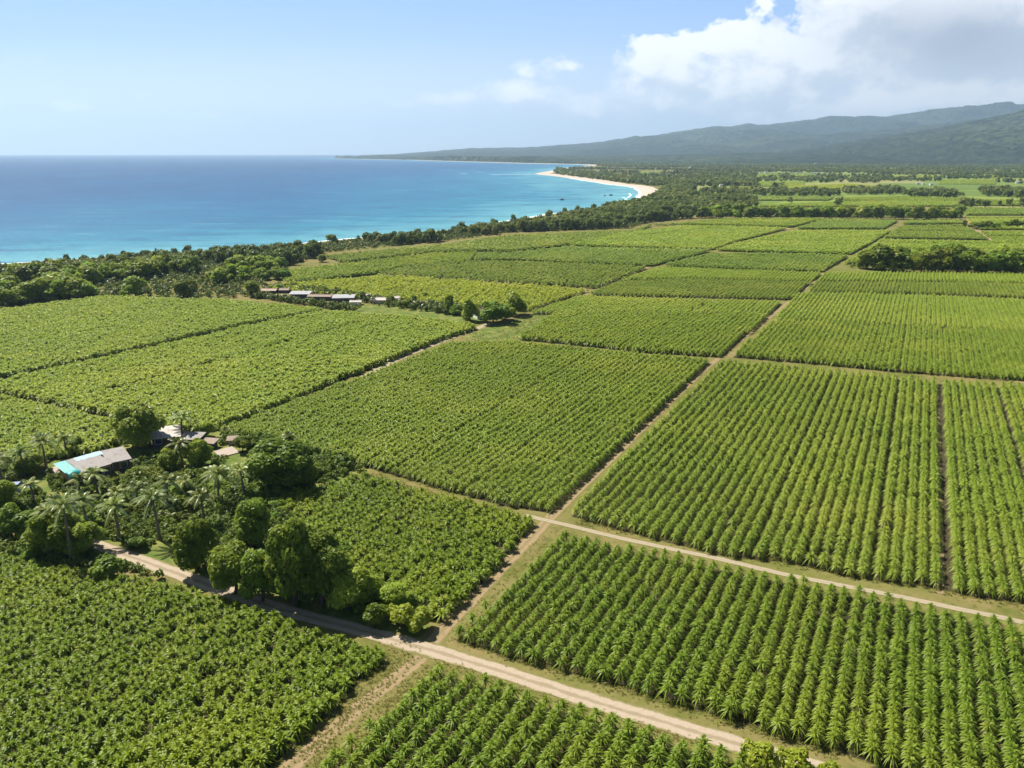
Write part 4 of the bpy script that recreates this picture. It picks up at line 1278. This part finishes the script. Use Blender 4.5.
line_trees([(868, 269), (900, 271.5), (960, 272), (1040, 274)], 12, 24, 21, {0: MT, 1: MD, 2: MD}, 'dark rounded tree in the long clump at the right edge', 'trees of the right hand clump', 2)
line_trees([(700, 218), (780, 218.5), (880, 219), (957, 219.5)], 9, 12.5, 12, far_me, 'tree of the dark straight hedge across the far fields', 'trees of the far hedge', 2)
line_trees([(974, 229), (1002, 229.5)], 7, 9, 9, far_me, 'tree of the small clump beyond the right hand trees', 'trees of the small far clump')
line_trees([(1006, 228), (1030, 228)], 8, 10, 10, far_me, 'tree at the right edge beside the small far clump', 'trees at the far right edge')
tree_px(964, 228, 218, 4.5, far_me['tree_leaves'], 'lone small tree beside the reddish track')
# understorey of the right clump
uc = np.array([at(x, y)[:2] for x, y in [(848, 268), (862, 258), (880, 256), (1040, 262), (1040, 274), (960, 272), (900, 270)]])
UP = poisson(uc, 2.4, 17)
v, q, r_ = instances(TPL, np.concatenate([UP, np.zeros((len(UP), 1))], 1), rng.uniform(0, 6.28, len(UP)), rng.uniform(1.0, 2.6, len(UP)), rng.uniform(0, 1, len(UP)))
tag(link('clump_scrub', raw_mesh('clump_scrub', v, q, 'scrub', r_)), 'green scrub under the right hand tree clump', 'scrub', kind='stuff')
# hedge scrub round the far farm
hp = np.concatenate([weed_strip([(262, 289), (300, 291), (345, 296), (380, 303), (430, 310), (460, 313)], 300, 2.0, 1)[0], weed_strip([(258, 297), (330, 308), (352, 311)], 160, 1.0, 1)[0], weed_strip([(400, 305), (460, 309), (500, 316)], 110, 2, 1)[0]])
v, q, r_ = instances(TPL, np.concatenate([hp, np.zeros((len(hp), 1))], 1), rng.uniform(0, 6.28, len(hp)), rng.uniform(.8, 3.0, len(hp)), rng.uniform(0, 1, len(hp)))
tag(link('farm_scrub', raw_mesh('farm_scrub', v, q, 'scrub', r_)), 'scrub and hedge growth along the far farm buildings', 'scrub', kind='stuff')

# the wooded plain up to the hills
far_polys = [np.array([at(x, y)[:2] for x, y in px]) for (key, px, *_r) in FIELDS if key.startswith(('beyond', 'plain', 'right_far', 'mid_f'))]
g = np.random.default_rng(77)
n_ = 52000
# even in the world: area grows with distance
Yd = np.sqrt(g.uniform(760 ** 2, 5200 ** 2, n_)); tx = g.uniform(.0, .80, n_)
PP = np.stack([Yd * tx, Yd], 1)
px_, py_ = topx(PP)
land_ok = np.ones(n_, bool)
lp = np.array([(x, y) for x, y in inner] + far)
land_ok &= inside(PP, lp)
ridge_l = np.interp(px_, [600, 700, 760, 960, 962, 1100], [190, 197, 207, 207, 216, 216])
land_ok &= (py_ < ridge_l) & (px_ > 530)
pu_, pv_ = PP @ U, PP @ W
cl = fbm(pv_ / 420, pu_ / 150, 131, 4)
thr = np.where((px_ > 752) & (py_ > 171.5), .585, .52) + .05 * np.clip((py_ - 190) / 15, 0, 1)
land_ok &= cl > thr
for q_ in far_polys: land_ok &= ~inside(PP, q_)
PP = PP[land_ok]
wood('plain_woodland', PP, 5.5, 10, 0, 'wooded plain of scattered dark trees reaching to the hills')
def strip_wood(pts, depth, cell, hmin, hmax, label, seed, name='tree_belt'):
    top_ = [(x, y - depth) for x, y in pts][::-1]
    P_ = poisson(np.array([at(x, y)[:2] for x, y in pts + top_]), cell, seed)
    wood(name, P_, hmin, hmax, 0, label, kindc='tree belt')
strip_wood([(757, 196.8), (800, 196.6), (838, 196.8)], 4.2, 9, 6, 10, 'dark tree belt behind the far hedge, left half', 201)
strip_wood([(700, 194.6), (757, 195)], 2.6, 9, 6, 9, 'dark tree belt right of the bay woodland', 202)
strip_wood([(844, 195), (878, 195), (905, 194)], 4.2, 10, 6, 10, 'dark tree belt in the middle of the far plain', 203)
strip_wood([(909, 197.8), (956, 198)], 4.5, 9, 7, 10, 'dense dark block of trees behind the far hedge end', 204)
strip_wood([(980, 196.5), (1005, 197), (1040, 202)], 6.0, 10, 7, 11, 'dark tree belt at the far right edge', 205)
strip_wood([(556, 174.2), (587, 178.5), (617, 182), (652, 186), (690, 188)], 5.5, 13, 6, 10, 'low dark woodland lining the bay beach towards the headland', 207)
strip_wood([(690, 186), (757, 187.5), (757, 186)], 5.0, 12, 7, 11, 'woodland right behind the bay beach', 206)

# ------------------------------------------------------------------ buildings
def shed(name, label, cat, x, y, rz, L, Wd, hw, rise, wall, roof, kind='gable', group=None, over=.35, door=True, wins=2, openfront=False, frame=True):
    o = empty(name, (x, y, 0), rz)
    w_ = MB()
    t = .16
    lx, ly = L / 2, Wd / 2
    top_b = hw + (rise if kind == 'mono' else 0)
    def zt(yy):
        if kind == 'mono': return hw + rise * (yy + ly) / Wd
        if kind == 'gable': return hw + rise * (1 - abs(yy) / ly)
        return hw
    # walls as a closed prism following the roof
    prof = [(-ly, 0), (-ly, zt(-ly)), (0, zt(0)), (ly, zt(ly)), (ly, 0)]
    n = len(w_.v)
    w_.v += [(-lx, a_, b_) for a_, b_ in prof] + [(lx, a_, b_) for a_, b_ in prof]
    w_.f += [tuple(n + i_ for i_ in (4, 3, 2, 1, 0)), tuple(n + 5 + i_ for i_ in range(5)), (n, n + 1, n + 6, n + 5), (n + 3, n + 4, n + 9, n + 8)]
    w_.build('wall', wall, o)
    r_ = MB()
    ex, ey = lx + over, ly + over
    sl = rise / Wd if kind == 'mono' else rise / ly
    if kind == 'mono':
        r_.slab([(-ex, -ey, hw - sl * over + .12), (ex, -ey, hw - sl * over + .12), (ex, ey, hw + rise + sl * over + .12), (-ex, ey, hw + rise + sl * over + .12)], .09)
    else:
        r_.slab([(-ex, -ey, hw - sl * over + .1), (ex, -ey, hw - sl * over + .1), (ex, -.004, hw + rise + .1), (-ex, -.004, hw + rise + .1)], .08)
        r_.slab([(-ex, .004, hw + rise + .1), (ex, .004, hw + rise + .1), (ex, ey, hw - sl * over + .1), (-ex, ey, hw - sl * over + .1)], .08)
        r_.box(-ex, ex, -.12, .12, hw + rise + .1, hw + rise + .16)
    r_.build('roof', roof, o)
    if door:
        d_ = MB(); d_.box(-.5, .5, -ly - .05, -ly - .003, .02, 2.05); dd_ = d_.build('door', 'door_wood', o)
        h_ = MB(); h_.box(.32, .40, -ly - .11, -ly - .053, 1.0, 1.08); h_.build('handle', 'window_frame', dd_)
    for s_ in range(wins):
        cxw = (-1 if s_ % 2 == 0 else 1) * L * (.27 if s_ < 2 else .40)
        wm = MB(); wm.box(cxw - .5, cxw + .5, -ly - .03, -ly - .003, 1.0, 1.95); wo_ = wm.build('window', 'window_glass', o)
        fm = MB()
        for bxs in ((cxw - .58, cxw - .5, .92, 2.03), (cxw + .5, cxw + .58, .92, 2.03)): fm.box(bxs[0], bxs[1], -ly - .07, -ly - .003, bxs[2], bxs[3])
        fm.box(cxw - .5, cxw + .5, -ly - .07, -ly - .003, .92, 1.0); fm.box(cxw - .5, cxw + .5, -ly - .07, -ly - .003, 1.95, 2.03)
        fm.build('frame', 'window_frame', wo_)
    return tag(o, label, cat, group)


# homestead: two joined low houses
A1 = R(52)
h1 = empty('house', (-67.8, 120.3, 0), A1)
h1.scale = (.88, .88, .92)
wm = MB()
L1, W1 = 7.2, 5.0
prof = [(-W1 / 2, 0), (-W1 / 2, 2.45), (W1 / 2, 3.2), (W1 / 2, 0)]
wm.v += [(-L1 / 2 + .4, a_, b_) for a_, b_ in prof] + [(L1 / 2, a_, b_) for a_, b_ in prof]
wm.f += [(3, 2, 1, 0), (4, 5, 6, 7), (0, 1, 5, 4), (2, 3, 7, 6), (1, 2, 6, 5)]
wm.build('wall', 'wall_ochre', h1)
def zz(yy): return 2.6 + (yy + W1 / 2) * .15
def roofpiece(x0, x1, y0, y1, lift=0.0, kw=1.0):
    """corrugated sheet"""
    m_ = MB()
    n_ = max(2, int((x1 - x0) / .17))
    for i_ in range(n_):
        xa, xb = x0 + (x1 - x0) * i_ / n_, x0 + (x1 - x0) * (i_ + 1) / n_
        la, lb = (.03 if i_ % 2 else 0) + lift, (0 if i_ % 2 else .03) + lift
        m_.quad((xa, y0, zz(y0) + la), (xb, y0, zz(y0) + lb), (xb, y1, zz(y1) + lb), (xa, y1, zz(y1) + la))
    m_.slab([(x0, y0, zz(y0) + lift - .01), (x1, y0, zz(y0) + lift - .01), (x1, y1, zz(y1) + lift - .01), (x0, y1, zz(y1) + lift - .01)], .05)
    return m_
ro = roofpiece(-1.77, 3.7, -2.9, 1.35).build('roof', 'roof_grey', h1)
roofpiece(-3.9, -1.8, -1.5, 2.9, .004).build('roof_sheet', 'roof_teal', h1)['label'] = 'teal end of the roof'
roofpiece(-1.77, -.43, 1.38, 2.9, .002).build('roof_sheet', 'roof_grey', h1)
roofpiece(-.4, 4.3, 1.38, 2.9, .008).build('roof_sheet', 'roof_blue', h1)['label'] = 'pale blue sheets along the back of the roof'
for (x0, x1, nm, mt, z0, z1) in ((-1.2, -.3, 'door', 'door_wood', .02, 2.0), (.4, 1.9, 'window', 'window_glass', .95, 1.9), (2.3, 3.3, 'door', 'wall_dark', .02, 2.05)):
    m_ = MB(); m_.box(x0, x1, -W1 / 2 - .05, -W1 / 2 - .003, z0, z1); w_o = m_.build(nm, mt, h1)
    f_ = MB(); f_.box(x0 - .08, x0, -W1 / 2 - .09, -W1 / 2 - .003, z0, z1); f_.box(x1, x1 + .08, -W1 / 2 - .09, -W1 / 2 - .003, z0, z1); f_.box(x0 - .08, x1 + .08, -W1 / 2 - .09, -W1 / 2 - .003, z1, z1 + .08)
    f_.build('frame', 'window_frame', w_o)
for xx in (-1.6, 1.0, 3.5):
    m_ = MB(); m_.tube([(xx, -2.75, 0), (xx, -2.75, 2.52)], [.06, .06], 6); m_.build('post', 'door_wood', h1)
tag(h1, 'low house with a patched roof of grey, teal and pale blue sheets', 'house')
# teal tarp slung over the front left roof corner
m_ = MB()
nx, ny = 10, 10
gv = []
for a_ in range(nx + 1):
    for c_ in range(ny + 1):
        s_, t_ = a_ / nx, c_ / ny
        x_ = -3.9 + 2.15 * s_; y_ = -1.55 - 1.75 * t_
        z_ = zz(-1.55) + .10 - .15 * t_ - 1.0 * max(0, t_ - .55) ** 1.3 * 1.6 + .22 * math.sin(math.pi * s_) * math.sin(math.pi * min(1, t_ * 1.1))
        gv.append((x_, y_, z_))
m_.v = gv
m_.f = [(a_ * (ny + 1) + c_, (a_ + 1) * (ny + 1) + c_, (a_ + 1) * (ny + 1) + c_ + 1, a_ * (ny + 1) + c_ + 1) for a_ in range(nx) for c_ in range(ny)]
tp = m_.build('tarpaulin', 'roof_teal', None, True)
tp.location = (-67.8, 120.3, 0); tp.rotation_euler = (0, 0, A1); tp.scale = (.88, .88, .92)
md = tp.modifiers.new('thick', 'SOLIDIFY'); md.thickness = .03
tag(tp, 'teal tarpaulin slung over the front left roof corner', 'tarpaulin')
h2 = shed('house', 'grey roofed house standing against the right end of the patched roof', 'house', -65.2, 124.3, R(38), 4.0, 4.6, 2.2, .5, 'wall_dark', 'roof_grey', 'mono', over=.35, wins=2)
# paved yards round the house
def yard(px, label):
    v_ = [at(x, y) for x, y in px]
    m_ = MB(); m_.slab([(q[0], q[1], .16) for q in v_], .2)
    return tag(m_.build('patio', 'concrete'), label, 'patio')
yard([(44, 472), (58, 466), (72, 478), (66, 484)], 'pale paved yard at the teal end of the house')
yard([(82, 481), (104, 470), (112, 473), (90, 486)], 'pale paved step in front of the ochre wall')
yard([(126, 463), (143, 457), (150, 461), (128, 469)], 'pale paved yard at the right end of the grey roofed house')
yard([(214, 452), (232, 447), (240, 453), (220, 458)], 'pale concrete pad on the lawn behind the garden')
# hut and low sheds behind
q_ = at(167, 445)
shed('hut', 'small hut with a pale weathered roof beside the tall dark tree', 'hut', q_[0], q_[1], R(20), 4.4, 3.6, 2.0, .7, 'wall_dark', 'roof_pale', 'mono', wins=1)
q_ = at(193, 445)
shed('shed', 'low dark grey shed behind the garden palms', 'shed', q_[0], q_[1], R(-6), 3.2, 2.4, 1.5, .3, 'wall_dark', 'roof_grey', 'mono', wins=0, door=False)
q_ = at(210, 447)
shed('shed', 'low brown roofed shed right of the dark grey shed', 'shed', q_[0], q_[1], R(-12), 2.2, 1.4, 1.0, .2, 'wall_dark', 'roof_brown', 'mono', wins=0, door=False)
q_ = at(233, 444)
shed('shed', 'small brownish shed beside the concrete pad', 'shed', q_[0], q_[1], R(10), 1.3, 1.0, .9, .2, 'wall_pale', 'roof_brown', 'mono', wins=0, door=False)
# parked car at the left
q_ = at(20, 492)
car = empty('parked_car', (q_[0], q_[1], 0), R(12))
bo = MB()
def loft(m_, secs):
    n = len(m_.v); k_ = len(secs[0])
    for s_ in secs: m_.v += s_
    for i_ in range(len(secs) - 1):
        for j in range(k_):
            m_.f.append((n + i_ * k_ + j, n + i_ * k_ + (j + 1) % k_, n + (i_ + 1) * k_ + (j + 1) % k_, n + (i_ + 1) * k_ + j))
    m_.f.append(tuple(n + j for j in range(k_))[::-1]); m_.f.append(tuple(n + (len(secs) - 1) * k_ + j for j in range(k_)))
def sec(x, w_, z0, z1, tw): return [(x, -w_, z0), (x, w_, z0), (x, w_, z0 + (z1 - z0) * .6), (x, tw, z1), (x, -tw, z1), (x, -w_, z0 + (z1 - z0) * .6)]
loft(bo, [sec(-2.1, .7, .45, .8, .62), sec(-1.9, .84, .28, .92, .76), sec(-.8, .86, .25, .98, .8), sec(.9, .86, .25, .96, .8), sec(1.85, .82, .3, .82, .7), sec(2.1, .66, .42, .7, .55)])
bo.build('body', 'car_paint', car)
cb = MB(); loft(cb, [[(-1.75, -.72, .93), (-1.75, .72, .93), (-1.72, .7, .96), (-1.72, -.7, .96)], [(-1.2, -.76, .95), (-1.2, .76, .95), (-1.2, .62, 1.42), (-1.2, -.62, 1.42)], [(.1, -.78, .95), (.1, .78, .95), (.1, .64, 1.46), (.1, -.64, 1.46)], [(.95, -.74, .93), (.95, .74, .93), (.92, .72, .97), (.92, -.72, .97)]])
cb.build('windows', 'car_glass', car)
rf_ = MB(); rf_.slab([(-1.2, -.62, 1.49), (.12, -.64, 1.5), (.12, .64, 1.5), (-1.2, .62, 1.49)], .05); rf_.build('roof', 'car_paint', car)
for wx in (-1.3, 1.3):
    for wy in (-.84, .84):
        m_ = MB(); m_.tube([(wx, wy - .1, .31), (wx, wy + .1, .31)], [.31, .31], 14); m_.f.append(tuple(range(13, -1, -1))); m_.build('wheel', 'tyre', car, True)
tag(car, 'blue grey car parked among bushes at the left edge', 'car')

# far farmstead
for (bx, by, L, Wd, hw, rise, wall, roof, kind, rz, lab) in [
    (301, 298, 6.6, 4.0, 1.7, .35, 'wall_dark', 'roof_white', 'mono', 0, 'white roofed farm shed at the left of the far row'),
    (321, 299.5, 8.0, 4.0, 1.4, .35, 'wall_dark', 'roof_brown', 'gable', -4, 'long brownish grey roofed shed second in the far row'),
    (344, 301.5, 7.0, 4.2, 1.6, .4, 'wall_dark', 'roof_white', 'mono', 6, 'bright white roofed shed in the middle of the far row'),
    (356, 304.5, 3.4, 2, 1.1, .3, 'wall_white', 'roof_pale', 'gable', 0, 'small pale outbuilding in front of the bright white shed'),
    (380, 303, 4.6, 3.6, 1.4, .5, 'wall_pink', 'roof_pale', 'gable', -5, 'pinkish farm building right of the white sheds'),
    (366, 299, 3.0, 3, 1.4, .4, 'wall_pale', 'roof_pale', 'gable', 0, 'small pale hut between the white sheds and the pinkish building'),
    (270, 293, 5.0, 3.6, 1.2, .4, 'wall_dark', 'roof_rust', 'gable', 0, 'rust brown roofed hut left of the white sheds'),
    (285, 292.5, 3.0, 3, 1.2, .4, 'wall_dark', 'roof_brown', 'gable', 4, 'small brown hut between the rust roof and the white shed'),
    (425, 306.5, 3.2, 3, 1.4, .4, 'wall_dark', 'roof_brown', 'gable', -20, 'small grey brown house at the right end of the far row'),
    (396, 301, 2.4, 2.4, 1.3, .4, 'wall_white', 'roof_pale', 'gable', 0, 'tiny white walled hut right of the pinkish building'),
    (481, 318, 4.0, 3.6, 2.0, 1.0, 'wall_white', 'roof_rust', 'gable', 25, 'white walled house with a reddish roof between the lane end trees'),
    (1010, 270.5, 4.4, 3.6, 2.1, .9, 'wall_pink', 'roof_rust', 'gable', 8, 'pinkish house half hidden by the right hand trees')]:
    q_ = at(bx, by)
    shed('farm_house' if 'house' in lab else 'farm_shed', lab, 'house' if 'house' in lab else 'shed', q_[0], q_[1], R(rz), L, Wd, hw, rise, wall, roof, kind, wins=2 if hw > 1.9 else 0, door=hw > 1.9, over=.4)
# tiny houses of the villages on the plain
vs_ = .42
vill = [(721, 186, 12), (715, 186.4, 9), (685, 176, 14), (690, 176, 10), (703, 175, 14), (752, 173, 16), (760, 173, 12), (766, 172.6, 16), (772, 173.2, 9), (796, 173.6, 12), (804, 174, 10), (815, 173.6, 18), (824, 173.8, 18),
        (918, 184, 12), (923, 184.4, 9), (931, 184.8, 12), (872, 192.3, 9), (1010, 165.8, 14), (1016, 165.6, 10), (997, 166, 9), (1018, 183, 16), (760, 197, 6), (602, 172, 14), (607, 171.8, 12), (640, 175, 12), (655, 172, 14), (697, 169, 20), (720, 165.5, 22),
        (652, 201, 7), (648, 199, 6), (988, 192, 9), (955, 190, 9), (690, 167.5, 18), (815, 165, 22), (880, 167.5, 16)]
for k_, (x, y, L) in enumerate(vill):
    L = L * vs_
    q_ = at(x, y + .5)
    o = empty('village_house', (q_[0], q_[1], 0), R(random.uniform(-25, 25)))
    hgt = L * .25 + 1.6
    zb = 0
    m_ = MB(); m_.box(-L / 2, L / 2, -L * .3, L * .3, -1, hgt); m_.build('wall', 'wall_white', o)
    m_ = MB()
    m_.slab([(-L * .54, -L * .36, hgt), (L * .54, -L * .36, hgt), (L * .54, -.01, hgt + L * .16), (-L * .54, -.01, hgt + L * .16)], .15)
    m_.slab([(-L * .54, .01, hgt + L * .16), (L * .54, .01, hgt + L * .16), (L * .54, L * .36, hgt), (-L * .54, L * .36, hgt)], .15)
    m_.build('roof', 'roof_white', o)
    # stand on the hill foot where the ground already rises
    if q_[1] > 3000:
        iy = int(np.clip(np.searchsorted(Yv, q_[1]), 0, len(Yv) - 1)); ix = int(np.clip(np.searchsorted(tanx, q_[0] / q_[1]), 0, len(tanx) - 1))
        o.location.z = max(0, Z[iy, ix])
    tag(o, 'tiny white house among the trees of the far plain', 'house', 'white houses on the far plain')

# ------------------------------------------------------------------ boats
def boat(x, y, L, rz, hull, label, cabin='boat_white'):
    q_ = at(x, y, SEA)
    o = empty('motor_boat', (q_[0], q_[1], SEA), rz)
    m_ = MB()
    def hs(x_, w_, zb, zt_): return [(x_, -w_ * .55, zb), (x_, w_ * .55, zb), (x_, w_, zt_), (x_, -w_, zt_)]
    loft(m_, [hs(-L / 2, L * .15, -.2, L * .13), hs(-L * .2, L * .17, -.25, L * .13), hs(L * .15, L * .16, -.25, L * .15), hs(L * .38, L * .08, -.1, L * .18), hs(L / 2, L * .01, L * .08, L * .2)])
    m_.build('hull', hull, o)
    m_ = MB(); m_.box(-L * .18, L * .12, -L * .1, L * .1, L * .13, L * .28); cab = m_.build('cabin', cabin, o)
    m_ = MB(); m_.box(L * .121, L * .13, -L * .08, L * .08, L * .19, L * .26); m_.build('window', 'window_glass', cab)
    m_ = MB(); m_.slab([(-L * .24, -L * .12, L * .3), (L * .16, -L * .12, L * .3), (L * .16, L * .12, L * .3), (-L * .24, L * .12, L * .3)], L * .016); m_.build('cabin_roof', cabin, o)
    return tag(o, label, 'boat')
boat(562, 200, 5.5, R(170), 'boat_dark', 'small dark boat alone in the turquoise bay', 'boat_dark')
boat(611, 195.5, 5.5, R(5), 'boat_dark', 'dark boat beside a white one near the bay beach', 'boat_dark')
boat(604.5, 195.8, 5.5, R(20), 'boat_white', 'white boat beside a dark one near the bay beach')

# ------------------------------------------------------------------ haze over land and sea
hz = MB()
hz.box(-26000, 31000, -5000, 26000, -4.5, 960.0)
m = bpy.data.materials.new('haze'); m.use_nodes = True; nt = m.node_tree; nt.nodes.clear()
out = nd(nt, 'ShaderNodeOutputMaterial'); pv = nd(nt, 'ShaderNodeVolumePrincipled')
pv.inputs['Color'].default_value = (.53, .75, 1.0, 1)
pv.inputs['Density'].default_value = 7.6e-5
pv.inputs['Anisotropy'].default_value = 0.3
nt.links.new(pv.outputs[0], out.inputs['Volume'])
MATS['haze'] = m
tag(hz.build('haze', 'haze'), 'thin pale haze over the whole coast', 'haze', kind='stuff')
